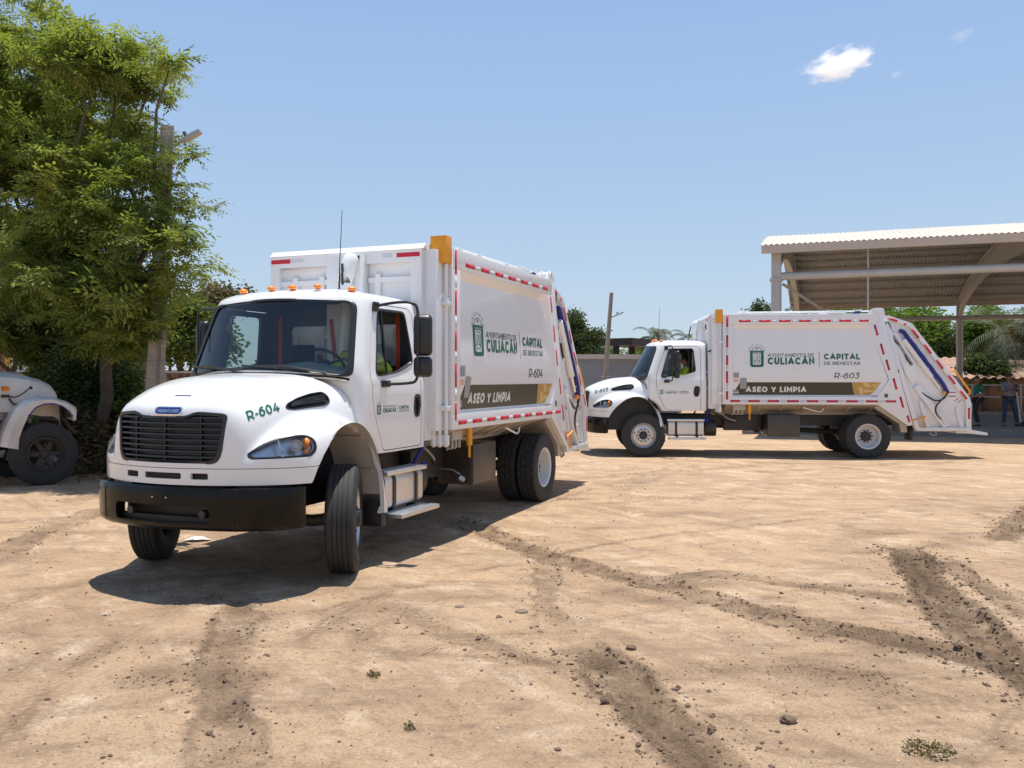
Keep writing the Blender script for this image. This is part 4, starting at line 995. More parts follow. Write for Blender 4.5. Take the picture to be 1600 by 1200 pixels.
def make_chassis(T):
    g = MB()
    for s in (1, -1): g.box(1.15, -6.6, s*.38, s*.46, .74, .995)
    for x in (.9,-.6,-1.8,-2.9,-4.3,-5.9,-6.5): g.box(x, x-.1, -.38, .38, .80, .95)
    fr = g.build('chassis_frame', M['chassis'], T, bevel=.006)
    g = MB()                                                              # bumper: wraps round the nose
    def bx(y, o): return x_front(np.array(abs(y)), np.array(1.15))+.035+o
    ys = np.concatenate([np.linspace(-1.085, -.9, 8), np.linspace(-.8, .8, 15), np.linspace(.9, 1.10, 8)])
    prof = [(-.10,.925),(-.02,.935),(.0,.92),(.012,.86),(.004,.62),(-.02,.575),(-.05,.560),(-.10,.575)]
    rings = []
    for y in ys:
        a = abs(y); base = float(1.405-.24*a**2-.075*max(0, a-.2)**6*2.2) if a < 1.16 else .93
        base = float(np.interp(a, [0,.5,.7,.85,.96,1.03,1.07,1.10], [1.435,1.375,1.32,1.25,1.17,1.09,1.02,.94]))
        up = float(np.interp(a, [0,.68,.8,1.2], [0,0,.0,-.01]))
        rings.append([(base+dx, y, z+(up if z > .8 else 0)) for dx, z in prof])
    g.loft(rings)
    bm_ = g.mesh('bumper', None, smooth=None)
    cut = MB().prism(roundpoly([(-.56,.625),(.50,.625),(.50,.775),(-.56,.775)], .05, 4), 0, 1.0, 1.7).mesh('c', None, smooth=None)
    bm_ = boolean(bm_, [cut]); finish(bm_, 40); bm_.materials.clear(); bm_.materials.append(M['bumper']); b = link('bumper', bm_, T)
    for y in (-.06, .09): MB().sphere((bx(y, .012) if False else 1.447-.24*y*y, y, .845), .009, 8, 6).build('plate_bolt', M['alu'], b)
    for s in (1, -1): MB().tube([(float(np.interp(.74,[0,.5,.7,.85],[1.435,1.375,1.32,1.255]))+.0135, s*.74, .93), (float(np.interp(.74,[0,.5,.7,.85],[1.435,1.375,1.32,1.255]))+.006, s*.74, .60)], .0035, 4).build('bumper_joint', M['seat'], b)
    g = MB(); g.box(1.20, 1.28, -.62, .62, .60, .66).box(1.1, 1.16, -.6, .6, .6, .8)
    for y in (-.42, .38): g.tube([(1.28,y,.70),(1.34,y,.70)], .035, 10)
    g.build('tow_crossmember', M['chassis'], fr)
    # radiator and engine block so that the bonnet is not empty
    MB().box(.95, 1.12, -.42, .42, .78, 1.50).build('radiator', M['chassis'], fr); MB().box(-.1, .85, -.34, .34, .70, 1.40).build('engine', M['chassis'], fr, bevel=.03)
    for s in (1, -1): MB().box(-.38, 1.12, s*.575, s*.595, .62, 1.42).build('dark_gap_plate', M['black'], fr)  # black plates added to keep the gap behind the bumper dark
    # front axle and springs
    g = MB(); g.tube([(0,-.85,.50),(0,-.6,.46),(0,.6,.46),(0,.85,.50)], .06, 10)
    for s in (1, -1): g.box(-.55, .6, s*.36, s*.46, .60, .66).tube([(.0,s*.42,.5),(.0,s*.42,.66)], .05, 8)
    g.build('front_axle', M['chassis'], T, smooth=50)
    g = MB(); g.tube([(-5.24,-.85,.52),(-5.24,.85,.52)], .085, 14).sphere((-5.24,0,.52), .24); g.box(-4.6,-5.9,.40,.50,.66,.74).box(-4.6,-5.9,-.50,-.40,.66,.74)
    g.tube([(-5.05,0,.55),(-1.0,0,.75)], .06, 12); g.build('rear_axle', M['chassis'], T, smooth=50)
    # tank with straps and steps (left), and battery box mirrored (right)
    for s in (1, -1):
        tk = MB().prism(roundpoly([(s*.62,.50),(s*1.075,.50),(s*1.075,.86),(s*.62,.86)], .07, 5), 0, -.60, -1.44).build('fuel_tank', M['alu'], T, bevel=.01)
        for x in (-.755, -1.245): MB().prism(roundpoly([(s*.61,.49),(s*1.087,.49),(s*1.087,.87),(s*.61,.87)], .08, 5), 0, x, x-.055).build('tank_strap', M['black'], tk)
        def tread(z, y0, y1, x0, x1, nm):
            g = MB().box(x0, x1, s*y0, s*y1, z-.045, z); st = g.build(nm, M['alutread'], T, bevel=.006)
            g = MB()
            for i in range(int(abs(x1-x0)/.05)):
                for j in range(max(1, int(abs(y1-y0)/.045))):
                    xx = x0-.03-i*.05; yy = s*(y0+.025+j*.045); g.box(xx-.013, xx+.013, yy-.008, yy+.008, z, z+.006)
            g.build('tread_grip', M['alutread'], st); return st
        tread(.905, .90, 1.12, -.57, -1.45, 'upper_step'); tread(.468, 1.02, 1.27, -.60, -1.47, 'lower_step')
        for x in (-.80,-1.27): MB().box(x, x-.04, s*.95, s*1.05, .42, .52).build('step_hanger', M['black'], tk)
        g = MB(); g.tube([(-1.50,s*.78,.68),(-1.76,s*.78,.68)], .19, 20); g.build('def_tank', M['chassis'], T, smooth=40)
        g = MB(); g.tube([(-1.53,s*1.02,.86),(-1.53,s*1.06,.90)], .045, 12); g.build('filler_cap', M['blue'], T, smooth=50)
        MB().tube(lerp_pts([(-1.62,s*.98,1.28),(-1.58,s*1.0,1.1),(-1.50,s*.95,.95),(-1.44,s*.9,.80)], 4), .022, 8).build('blue_hose', M['blue'], T, smooth=60)
        MB().tube(lerp_pts([(-1.60,s*.90,1.12),(-1.80,s*.92,1.02),(-1.98,s*.93,.90),(-2.15,s*.85,.84)], 4), .018, 8).build('rubber_hose', M['black'], T, smooth=60)
        MB().tube(lerp_pts([(-1.60,s*.86,1.16),(-1.84,s*.88,1.06),(-2.05,s*.9,.92),(-2.25,s*.8,.86)], 4), .015, 8).build('rubber_hose', M['primer'], T, smooth=60)
        bx_ = MB().box(-2.96, -3.72, s*.50, s*1.02, .495, 1.02).build('toolbox', M['toolbox'], T, bevel=.012)
        MB().box(-2.951, -2.958, s*.55, s*.98, .53, .98).build('toolbox_lid', M['chassis'], bx_)
        g = MB(); g.tube([(-2.88,s*.86,.58),(-2.80,s*.92,.60)], .03, 8).sphere((-2.86,s*.9,.58), .045).tube([(-2.82,s*.9,.64),(-2.80,s*.80,.70),(-2.80,s*.62,.71)], .011, 6); g.build('drain_valve', M['zinc'], T, smooth=50)
        g = MB(); g.box(-2.0, -2.9, s*.45, s*.62, .62, 1.0); g.build('air_tank_box', M['chassis'], T, bevel=.02)
        # hydraulic valve under the front of the body
        g = MB(); g.box(-2.12, -2.42, s*.98, s*1.12, 1.13, 1.27)
        for x in (-2.15,-2.25,-2.35): g.tube([(x,s*1.1,1.15),(x,s*1.1,1.03)], .02, 8).tube([(x,s*1.06,1.04),(x+.06,s*1.06,1.02)], .014, 6)
        g.build('valve_block', M['primer'], T, bevel=.006)
        g = MB(); g.tube([(-2.50,s*1.17,1.27),(-2.50,s*1.17,1.05)], .038, 10).tube([(-2.50,s*1.17,1.06),(-2.50,s*1.17,.90)], .018, 8); g.build('orange_valve_lever', M['amber'], T, smooth=50)
        MB().tube(lerp_pts([(-3.75,s*1.15,1.20),(-3.95,s*1.17,1.14),(-4.15,s*1.17,1.10),(-4.22,s*1.17,1.18)], 4), .014, 6).build('under_rail_hook', M['bodywhite'], T, smooth=60)
        # mud plate behind the dual wheels
        g = MB(); g.prism([(-5.46,1.26),(-6.14,.82),(-6.16,.62),(-6.02,.62),(-5.98,.82),(-5.40,1.20)], 1, s*.62, s*1.15); g.build('mud_guard_plate', M['primer'], T)
        MB().box(-6.30, -6.36, s*.62, s*.95, .42, .84).build('tail_lamp_bar', M['black'], T)
    # wheels
    wh = []
    for s in (1, -1): wh.append(make_wheel(T, 'front_wheel', 0, s*1.03, s, 'steer'))
    for s in (1, -1):
        make_wheel(T, 'rear_outer_wheel', -5.25, s*1.065, s, 'drive'); make_wheel(T, 'rear_inner_wheel', -5.25, s*.735, s, 'drive')
    return wh
TY = {'steer': tyre_mesh(.522, .285, 'steer'), 'drive': tyre_mesh(.522, .29, 'drive')}
truck, hood_o = make_truck()
make_cab(truck); make_body(truck); make_chassis(truck)
def hood_number(T, txt):
    g = MB()
    A, B = Vector((1.137,.684,1.475)), Vector((.821,.797,1.564)); L = (B-A).length; ux = (B-A)/L
    hz = .095
    def fn(a, b):
        p = A+ux*a+Vector((-.02,-.25,.92)).normalized()*b
        o = p+Vector((.25,.8,.55)).normalized()*.25
        return on_hood(tuple(o), (-.25,-.8,-.55), .004)
    fit_text(g, txt, 0, 0, L, hz, fn, .17)
    g.build('fleet_number', M['green'], T, recalc=False)
def body_number(T, txt):
    core = [c for c in T.children if c.name.startswith('refuse_body')][0]
    g = MB(); fit_text(g, txt, -4.445, 1.887, -5.023, 2.021, lambda x, z: (x, panel_y(z)+.004, z), .13, .45)
    g.build('fleet_number', M['darkprint'], core)
truck2 = copy_tree(truck)
tag(truck, 'white garbage truck in the foreground facing the camera, R-604 on its hood, front wheels turned', 'garbage truck', 'white garbage trucks on the dirt lot')
tag(truck2, 'white garbage truck seen side-on behind the other one, numbered R-603', 'garbage truck', 'white garbage trucks on the dirt lot')
hood_number(truck, 'R-604'); body_number(truck, 'R-604'); hood_number(truck2, 'R-603'); body_number(truck2, 'R-603')
truck.location = (-2.5362, 8.8477, 0); truck.rotation_euler = (0, 0, -1.9475)
truck2.location = (3.2204, 21.9096, 0); truck2.rotation_euler = (0, 0, 3.081)
for c in truck.children:
    if c.name.startswith('front_wheel'):
        c.rotation_euler = (0, 0, R(27)); c.location.x, c.location.y = (.05, .995) if c.location.y > 0 else (.24, -1.17)
# ---------------------------------------------------------------- the dirt lot
def vnoise(x, y, seed):
    xi = np.floor(x).astype(np.int64); yi = np.floor(y).astype(np.int64); fx = x-xi; fy = y-yi
    fx = fx*fx*(3-2*fx); fy = fy*fy*(3-2*fy)
    def h(a, b):
        n = (a*374761393+b*668265263+seed*1442695041) & 0x7fffffff; n = ((n ^ (n >> 13))*1274126177) & 0x7fffffff; return ((n ^ (n >> 16)) & 0xffff)/65535.0
    a = h(xi, yi)*(1-fx)+h(xi+1, yi)*fx; b = h(xi, yi+1)*(1-fx)+h(xi+1, yi+1)*fx
    return (a*(1-fy)+b*fy)*2-1
def axis_pts(lo, hi, d, lo2, hi2, ratio):
    mid = list(np.arange(lo, hi, d)); a = []; s = d; x = hi
    while x < hi2: a.append(x); s *= ratio; x += s
    a.append(hi2); b = []; s = d; x = lo-d
    while x > lo2: b.append(x); s *= ratio; x -= s
    b.append(lo2); return np.array(b[::-1]+mid+a)
def poly_dist(X, Y, pts):
    """distance to a polyline, length along it and signed side"""
    P = np.array(pts); best = np.full(X.shape, 1e9); along = np.zeros(X.shape); side = np.zeros(X.shape); acc = 0
    for i in range(len(P)-1):
        a, b = P[i], P[i+1]; d = b-a; L = np.hypot(*d); u = d/L
        t = np.clip((X-a[0])*u[0]+(Y-a[1])*u[1], 0, L); qx = X-a[0]-u[0]*t; qy = Y-a[1]-u[1]*t; ds = np.hypot(qx, qy)
        m = ds < best; best = np.where(m, ds, best); along = np.where(m, acc+t, along); side = np.where(m, np.sign(u[0]*qy-u[1]*qx), side); acc += L
    return best, along, side, acc
TRACKS = [  # photo survey of the wheel tracks: points, half width, depth, kind, strength
 ([(700,808),(745,820),(800,843),(870,868),(930,885),(1000,900),(1060,915),(1130,935),(1210,960),(1300,975),(1400,997),(1500,1020),(1570,1042)], .17, .028, 'churn', .68),
 ([(1410,850),(1432,880),(1470,925),(1512,975),(1570,1020),(1640,1075),(1760,1160)], .21, .055, 'churn', 1.0),
 ([(1460,862),(1500,890),(1560,925),(1630,965)], .13, .02, 'churn', .55),
 ([(1640,780),(1600,808),(1565,842)], .16, .025, 'churn', .7),
 ([(376,925),(368,975),(352,1030),(346,1085),(358,1140),(352,1230)], .17, .022, 'churn', .50),
 ([(885,998),(930,1018),(962,1045),(990,1085),(1035,1120),(1085,1165),(1150,1230)], .20, .036, 'churn', .82),
 ([(640,962),(720,990),(800,1012),(890,1040)], .12, .012, 'churn', .35),
 ([(980,905),(1120,890),(1240,905),(1370,925),(1420,935)], .12, .012, 'churn', .45),
 ([(850,862),(858,930),(875,985)], .13, .012, 'churn', .35),
 ([(-60,1230),(30,1120),(120,1035),(215,975),(330,925)], .16, .010, 'tread', .35),
 ([(-40,1080),(60,1020),(160,975),(290,930)], .16, .010, 'tread', .3),
 ([(-30,960),(60,925),(140,905),(260,880)], .16, .010, 'tread', .3),
 ([(330,1150),(400,1065),(480,995),(560,940),(640,905)], .17, .012, 'tread', .4),
 ([(470,1110),(520,1040),(580,980),(660,945),(720,925)], .16, .008, 'tread', .3),
 ([(0,870),(60,835),(150,800)], .2, .02, 'churn', .45),
 ([(960,800),(975,765),(1030,740)], .15, .01, 'churn', .2),
]
def more_tracks():
    r = np.random.RandomState(17); out = []
    for k in range(56):      # older tyre prints crossing the lot in long shallow arcs
        x, y = r.uniform(-8, 9), r.uniform(3.8, 18); a = r.choice([.35, .9, 2.7, 3.0, 0.1])+r.normal(0, .2); cur = r.normal(0, .06); n = 12; P = []
        for i in range(n): P.append((x, y)); x += math.cos(a)*.8; y += math.sin(a)*.8; a += cur
        out.append((P, r.uniform(.10, .15), r.uniform(.006, .012), 'tread', r.uniform(.2, .45)))
    return out
def build_ground():
    xs = axis_pts(-6.2, 7.6, .023, -2500, 2500, 1.036); ys = axis_pts(3.2, 10.0, .023, -400, 4000, 1.030)
    X, Y = np.meshgrid(xs, ys); dx = np.gradient(xs); dy = np.gradient(ys)
    SP = np.maximum(*np.meshgrid(dx, dy))
    Z = np.zeros_like(X)
    for k, (f, a) in enumerate(((.12,.030),(.35,.022),(1.1,.012),(2.9,.008),(6.5,.0055),(14,.0042))):
        Z += a*vnoise(X*f+k*17.3, Y*f-k*9.1, k)*np.clip(1.6-SP*f*2.2, 0, 1)
    n1 = vnoise(X*9, Y*9, 31); n2 = vnoise(X*21, Y*21, 32); n3 = vnoise(X*2.2, Y*2.2, 33)
    rough = np.clip(n1*.6+n2*.5, -1, 1)
    churn = np.zeros_like(X); tread = np.zeros_like(X)
    near = (np.abs(X) < 16) & (Y > 2.5) & (Y < 26)
    for pts, hw, dep, kind, st in [([gpt(*p) for p in t[0]],)+t[1:] for t in TRACKS]+more_tracks():
        P = pts; hw = hw*.86 if kind == 'churn' else hw; px = [p[0] for p in P]; py = [p[1] for p in P]
        m = near & (X > min(px)-1) & (X < max(px)+1) & (Y > min(py)-1) & (Y < max(py)+1)
        x = X[m]; y = Y[m]; d, al, sd, L = poly_dist(x, y, P)
        d = d+.05*n3[m]+.035*n1[m]
        end = np.clip(np.minimum(al+.01, L-al+.3)/.4, 0, 1)
        if kind == 'churn':
            q = d/hw; ins = np.clip(1.25-q, 0, 1)**.6*(q < 1.25)*end
            berm = np.exp(-((q-1.12)/.22)**2)*end
            br = np.clip(vnoise(al*2.3, np.full_like(al, 3.3)+sd, 41)*.9+.4, 0, 1.2)
            Z[m] += -dep*np.clip(1.0-q**4, 0, 1)*end+berm*dep*.35*br+ (ins*.6+berm*br)*np.maximum(rough[m], -.2)*dep*.95
            # cross bars left by the lugs
            Z[m] += ins*dep*.22*np.sin(al*2*np.pi/.085+sd*1.2+3*n1[m])*np.clip(1.1-q, 0, 1)
            pat = np.clip(.55+.8*n3[m]+.5*n1[m], 0, 1); churn[m] = np.maximum(churn[m], st*np.clip(ins*(.35+.65*pat)+berm*br*.6, 0, 1))
        else:
            s = d*sd; q = np.abs(s)/hw; wob = np.clip(1-q, 0, 1) > 0
            ribs = np.cos(s*2*np.pi/.075)*.5+.5; bars = (np.sin(al*2*np.pi/.07+np.abs(s)*40) > -.3)*1.
            k = np.clip(1.3-q*1.1, 0, 1)*end*(q < 1.05)*np.clip(.75+n3[m], 0, 1)
            Z[m] += -dep*.4*k+dep*.95*k*ribs*bars*.8
            tread[m] = np.maximum(tread[m], st*k*(1-ribs*bars))
    # scattered broken crust
    cr = np.clip(vnoise(X*.9, Y*.9, 51)*.9+vnoise(X*3.1, Y*3.1, 52)*.6-.25, 0, 1)*np.clip(1.5-SP*8, 0, 1)
    Z += cr*np.maximum(n1*.5+n2*.6, 0)*.026
    # keep it level under the tyres of the two lorries
    for t in ((-2.5362, 8.8477, -1.9475), (3.2204, 21.9096, 3.081)):
        c, s = math.cos(t[2]), math.sin(t[2])
        for lx, ly in ((0,1.0),(0,-1.0),(-5.25,.9),(-5.25,-.9)):
            wx, wy = t[0]+c*lx-s*ly, t[1]+s*lx+c*ly; w = np.exp(-(((X-wx)**2+(Y-wy)**2)/.45**2)); Z = Z*(1-w)+w*(-.002)
    Z = np.where(Y > 120, 0, Z)
    V = np.stack([X, Y, Z], -1).reshape(-1, 3); ny, nx = X.shape
    I = np.arange(nx*ny).reshape(ny, nx); F = np.stack([I[:-1,:-1], I[:-1,1:], I[1:,1:], I[1:,:-1]], -1).reshape(-1, 4)
    lit = np.clip(1-np.hypot((X+10)/6.5, (Y-20)/3.6), 0, 1)
    me = big_mesh('ground', V, F, ground_mat(), True, {'churn': churn.ravel(), 'tread': tread.ravel(), 'crust': cr.ravel(), 'litter': lit.ravel()})
    o = link('ground', me); tag(o, kind='structure'); return xs, ys, Z, cr
def ground_mat():
    m = bpy.data.materials.new('dry_earth'); m.use_nodes = True; t = m.node_tree; p = t.nodes['Principled BSDF']; p.inputs['Roughness'].default_value = .95; p.inputs['Specular IOR Level'].default_value = .15
    N = lambda k: t.nodes.new(k); L = t.links.new
    tc = N('ShaderNodeTexCoord')
    def noise(sc, det=8, rough=.6, vec=None):
        n = N('ShaderNodeTexNoise'); n.inputs['Scale'].default_value = sc; n.inputs['Detail'].default_value = det; n.inputs['Roughness'].default_value = rough; L(vec or tc.outputs['Object'], n.inputs['Vector']); return n
    def mix(a, b, f, mode='MIX'):
        x = N('ShaderNodeMix'); x.data_type = 'RGBA'; x.blend_type = mode
        for s_, v in ((6, a), (7, b)):
            if isinstance(v, tuple): x.inputs[s_].default_value = (*v, 1)
            else: L(v, x.inputs[s_])
        if isinstance(f, float): x.inputs[0].default_value = f
        else: L(f, x.inputs[0])
        return x.outputs[2]
    def rng(v, a, b, c=0., d=1.):
        r = N('ShaderNodeMapRange'); L(v, r.inputs[0]); r.inputs[1].default_value = a; r.inputs[2].default_value = b; r.inputs[3].default_value = c; r.inputs[4].default_value = d; return r.outputs[0]
    def attr(n): a = N('ShaderNodeAttribute'); a.attribute_name = n; return a.outputs['Fac']
    mp = N('ShaderNodeMapping'); mp.inputs['Scale'].default_value = (.35, 1.0, 1); mp.inputs['Rotation'].default_value = (0, 0, .15); L(tc.outputs['Object'], mp.inputs[0])
    a = noise(.35, 6); b = noise(1.7, 9, .65); c = noise(9, 9, .7); d = noise(70, 5, .7); st = noise(1.1, 9, .7, mp.outputs[0])
    col = mix((.56,.390,.245), (.46,.312,.193), rng(a.outputs[0], .35, .65))
    col = mix(col, (.70,.54,.385), rng(b.outputs[0], .55, .72))
    col = mix(col, (.33,.23,.15), rng(st.outputs[0], .52, .68, 0, .7))
    col = mix(col, (.27,.18,.115), rng(c.outputs[0], .53, .66, 0, .55))
    col = mix(col, (.55,.43,.31), rng(c.outputs[0], .34, .24, 0, .5))
    r2 = N('ShaderNodeMapping'); r2.inputs['Rotation'].default_value = (0, 0, .95); L(tc.outputs['Object'], r2.inputs[0]); s2_ = N('ShaderNodeMapping'); s2_.inputs['Scale'].default_value = (.22, 1, 1); L(r2.outputs[0], s2_.inputs[0])
    sa = noise(2.6, 9, .72, s2_.outputs[0]); col = mix(col, (.30,.205,.13), rng(sa.outputs[0], .53, .64, 0, .6)); col = mix(col, (.72,.56,.41), rng(sa.outputs[0], .45, .34, 0, .55))
    sp = noise(55, 6, .75); col = mix(col, (.17,.115,.075), rng(sp.outputs[0], .54, .62, 0, .62)); sp2 = noise(3.6, 8, .75, mp.outputs[0]); col = mix(col, (.24,.165,.11), rng(sp2.outputs[0], .53, .63, 0, .5))
    v = N('ShaderNodeTexVoronoi'); v.inputs['Scale'].default_value = 34; L(tc.outputs['Object'], v.inputs['Vector'])
    col = mix(col, (.18,.12,.08), rng(v.outputs['Distance'], .16, .08, 0, .55))
    col = mix(col, (.16,.104,.066), rng(attr('crust'), .1, .9, 0, .55))
    ch = N('ShaderNodeMath'); ch.operation = 'MULTIPLY'; L(attr('churn'), ch.inputs[0]); cc_ = noise(26, 7, .75); L(rng(cc_.outputs[0], .38, .58, .30, 1.25), ch.inputs[1]); ch.use_clamp = True
    col = mix(col, (.235,.157,.100), ch.outputs[0]); tm = N('ShaderNodeMath'); tm.operation = 'MULTIPLY'; tm.use_clamp = True; L(attr('tread'), tm.inputs[0]); tm.inputs[1].default_value = 2.0; col = mix(col, (.21,.14,.09), tm.outputs[0])
    col = mix(col, (.24,.105,.05), mixf := rng(attr('litter'), 0., .5, 0, .75)) if False else mix(col, (.24,.115,.06), rng(attr('litter'), 0., .5, 0, .7))
    grain = rng(d.outputs[0], .3, .7, .82, 1.16); sv = N('ShaderNodeVectorMath'); sv.operation = 'SCALE'; L(col, sv.inputs[0]); L(grain, sv.inputs['Scale'])
    L(sv.outputs[0], p.inputs['Base Color'])
    e = noise(28, 10, .75); f = noise(4, 10, .7, mp.outputs[0])
    b1 = N('ShaderNodeBump'); b1.inputs['Strength'].default_value = .75; b1.inputs['Distance'].default_value = .022; L(e.outputs[0], b1.inputs['Height'])
    b2 = N('ShaderNodeBump'); b2.inputs['Strength'].default_value = .8; b2.inputs['Distance'].default_value = .10; L(f.outputs[0], b2.inputs['Height']); L(b2.outputs[0], b1.inputs['Normal'])
    hc = N('ShaderNodeMath'); hc.operation = 'MULTIPLY'; L(attr('churn'), hc.inputs[0]); L(cc_.outputs[0], hc.inputs[1]); b3 = N('ShaderNodeBump'); b3.inputs['Strength'].default_value = 1; b3.inputs['Distance'].default_value = .11; L(hc.outputs[0], b3.inputs['Height']); L(b1.outputs[0], b3.inputs['Normal'])
    L(b3.outputs[0], p.inputs['Normal']); return m
GX, GY, GZ, GCH = build_ground()
def gz(x, y):
    i = int(np.clip(np.searchsorted(GY, y), 0, len(GY)-1)); j = int(np.clip(np.searchsorted(GX, x), 0, len(GX)-1)); return float(GZ[i, j])
def gcr(x, y):
    i = int(np.clip(np.searchsorted(GY, y), 0, len(GY)-1)); j = int(np.clip(np.searchsorted(GX, x), 0, len(GX)-1)); return float(GCH[i, j])
M['clod'] = mat('dark_clod', (.15,.098,.064), .95, noise=.35, nscale=9, bump=.5, bscale=60)
M['pebble'] = mat('pale_pebble', (.42,.33,.25), .9, noise=.3, nscale=12)
def rock_mesh(seed, n=1):
    r = np.random.RandomState(seed); bm = bmesh.new(); bmesh.ops.create_icosphere(bm, subdivisions=n, radius=1)
    for v in bm.verts: v.co *= 1+r.uniform(-.28, .28); v.co.z *= .7
    V = np.array([v.co[:] for v in bm.verts]); F = np.array([[v.index for v in f.verts] for f in bm.faces]); bm.free(); return V, F
def scatter_clods():
    r = np.random.RandomState(5); protos = [rock_mesh(s) for s in range(6)]; VV = {0: [], 1: []}; FF = {0: [], 1: []}; n = {0: 0, 1: 0}
    pts = []
    for tr, hw, dep, kind, st in TRACKS:
        if kind != 'churn': continue
        P = np.array([gpt(*p) for p in tr]); seg = np.hypot(*(P[1:]-P[:-1]).T); L = seg.sum()
        for k in range(int(L*190*st)):
            s = r.uniform(0, L); i = 0
            while s > seg[i]: s -= seg[i]; i += 1
            d = (P[i+1]-P[i])/seg[i]; q = P[i]+d*s; side = r.choice([-1, 1]); off = side*abs(r.normal(hw*1.0, hw*.42)); q = q+np.array([-d[1], d[0]])*off
            pts.append((q[0], q[1], min(.019, r.exponential(.0038)+.003)*(.6+.7*st), 0))
    for k in range(5200):
        y = 3.6+r.exponential(6); x = r.uniform(-.75, .75)*y; pts.append((x, y, min(.022, r.exponential(.0026)+.002), 0 if r.rand() < .75 else 1))
    for k in range(60000):      # crumbs gather where the crust is broken
        y = 3.6+r.exponential(4.5); x = r.uniform(-.75, .75)*y
        if y < 16 and gcr(x, y) > r.uniform(.12, 1.1): pts.append((x, y, r.exponential(.0022)+.0022, 0))
    print('clods', len(pts))
    for x, y, s, m in pts:
        if y > 30: continue
        V, F = protos[r.randint(6)]; a = r.uniform(0, 6.3); c, sn = math.cos(a), math.sin(a); W_ = V*np.array([s*r.uniform(.8,1.6), s*r.uniform(.7,1.2), s*r.uniform(.6,1.1)])
        W_ = np.stack([W_[:,0]*c-W_[:,1]*sn+x, W_[:,0]*sn+W_[:,1]*c+y, W_[:,2]+gz(x, y)+s*.2], -1); VV[m].append(W_); FF[m].append(F+n[m]); n[m] += len(V)
    for m, nm, mt in ((0, 'loose_clods', 'clod'), (1, 'pebbles', 'pebble')):
        o = link(nm, big_mesh(nm, np.concatenate(VV[m]), np.concatenate(FF[m]), M[mt], False)); tag(o, 'small dry clods of churned earth strewn along the wheel tracks' if m == 0 else 'tiny pale pebbles scattered over the dirt lot', 'clods' if m == 0 else 'pebbles', kind='stuff')
scatter_clods()
# ---------------------------------------------------------------- foliage
def leaf_mat(name, c1, c2, trans=.35):
    m = bpy.data.materials.new(name); m.use_nodes = True; t = m.node_tree; t.nodes.clear(); N = lambda k: t.nodes.new(k); L = t.links.new
    o = N('ShaderNodeOutputMaterial'); a = N('ShaderNodeAttribute'); a.attribute_name = 'tone'
    x = N('ShaderNodeMix'); x.data_type = 'RGBA'; L(a.outputs['Fac'], x.inputs[0]); x.inputs[6].default_value = (*c1, 1); x.inputs[7].default_value = (*c2, 1)
    d = N('ShaderNodeBsdfPrincipled'); d.inputs['Roughness'].default_value = .55; d.inputs['Specular IOR Level'].default_value = .35; L(x.outputs[2], d.inputs['Base Color'])
    tr = N('ShaderNodeBsdfTranslucent'); br = N('ShaderNodeMix'); br.data_type = 'RGBA'; br.blend_type = 'MULTIPLY'; br.inputs[0].default_value = 1; L(x.outputs[2], br.inputs[6]); br.inputs[7].default_value = (1.25, 1.3, .6, 1); L(br.outputs[2], tr.inputs[0])
    mx = N('ShaderNodeMixShader'); mx.inputs[0].default_value = trans; L(d.outputs[0], mx.inputs[1]); L(tr.outputs[0], mx.inputs[2]); L(mx.outputs[0], o.inputs[0]); return m
M['neem'] = leaf_mat('neem_leaves', (.088,.135,.034), (.30,.335,.085), .46)
M['leafdark'] = leaf_mat('dark_leaves', (.040,.064,.022), (.11,.145,.048), .34)
M['leafmid'] = leaf_mat('mid_green_leaves', (.065,.105,.026), (.16,.215,.055), .4)
M['leafbright'] = leaf_mat('bright_green_leaves', (.085,.16,.026), (.21,.30,.05), .42)
M['leafdry'] = leaf_mat('dry_leaves', (.12,.095,.055), (.21,.165,.085), .3)
M['palmleaf'] = leaf_mat('palm_fronds', (.06,.085,.045), (.15,.17,.09), .2)
M['bark'] = mat('bark', (.11,.085,.065), .9, noise=.3, nscale=6, bump=.8, bscale=18)
def _rot(d):
    """matrix whose x axis is d"""
    d = d/np.linalg.norm(d); up = np.array([0, 0, 1.]) if abs(d[2]) < .95 else np.array([1., 0, 0]); y = np.cross(up, d); y /= np.linalg.norm(y); z = np.cross(d, y); return np.stack([d, y, z], 1)
def spray_proto(r, nleaf=12, L=.36, pairs=5, lw=.038, ll=.125):
    V = []; 
    for k in range(nleaf):
        a = r.uniform(0, 2*np.pi); e = r.uniform(-.35, .75); d = np.array([math.cos(a)*math.cos(e), math.sin(a)*math.cos(e), math.sin(e)]); Q = _rot(d); le = L*r.uniform(.7, 1.2)
        for i in range(pairs+1):
            t = (i+.6)/(pairs+.6); p = np.array([t*le, 0, -.30*le*t*t])
            for sd in ((-1, 1) if i < pairs else (0,)):
                w = lw*r.uniform(.8, 1.2); l = ll*r.uniform(.75, 1.15)*(1-.35*abs(t-.5))
                u = np.array([.45 if sd else 1., sd*.9, -.22+r.normal(0,.28)]); u /= np.linalg.norm(u); n = np.cross(u, [0, 0, 1.]); n /= np.linalg.norm(n)+1e-9
                q = [p, p+u*l*.45+n*w*.5, p+u*l+np.array([0,0,-.02]), p+u*l*.45-n*w*.5]
                V += [Q @ v for v in q]
    return np.array(V)
def blob_proto(r, n=26, size=.16, spread=.35):
    V = []
    for k in range(n):
        p = r.normal(0, spread*.5, 3); d = r.normal(0, 1, 3); d[2] = abs(d[2])*.5+.2; Q = _rot(d); s = size*r.uniform(.6, 1.3)
        # leaf normal roughly d
        V += [p+Q @ np.array(v) for v in ((0, -s*.5, 0), (.12*s, 0, -s*.28), (0, s*.5, 0), (.12*s, 0, s*.28))]
    return np.array(V)
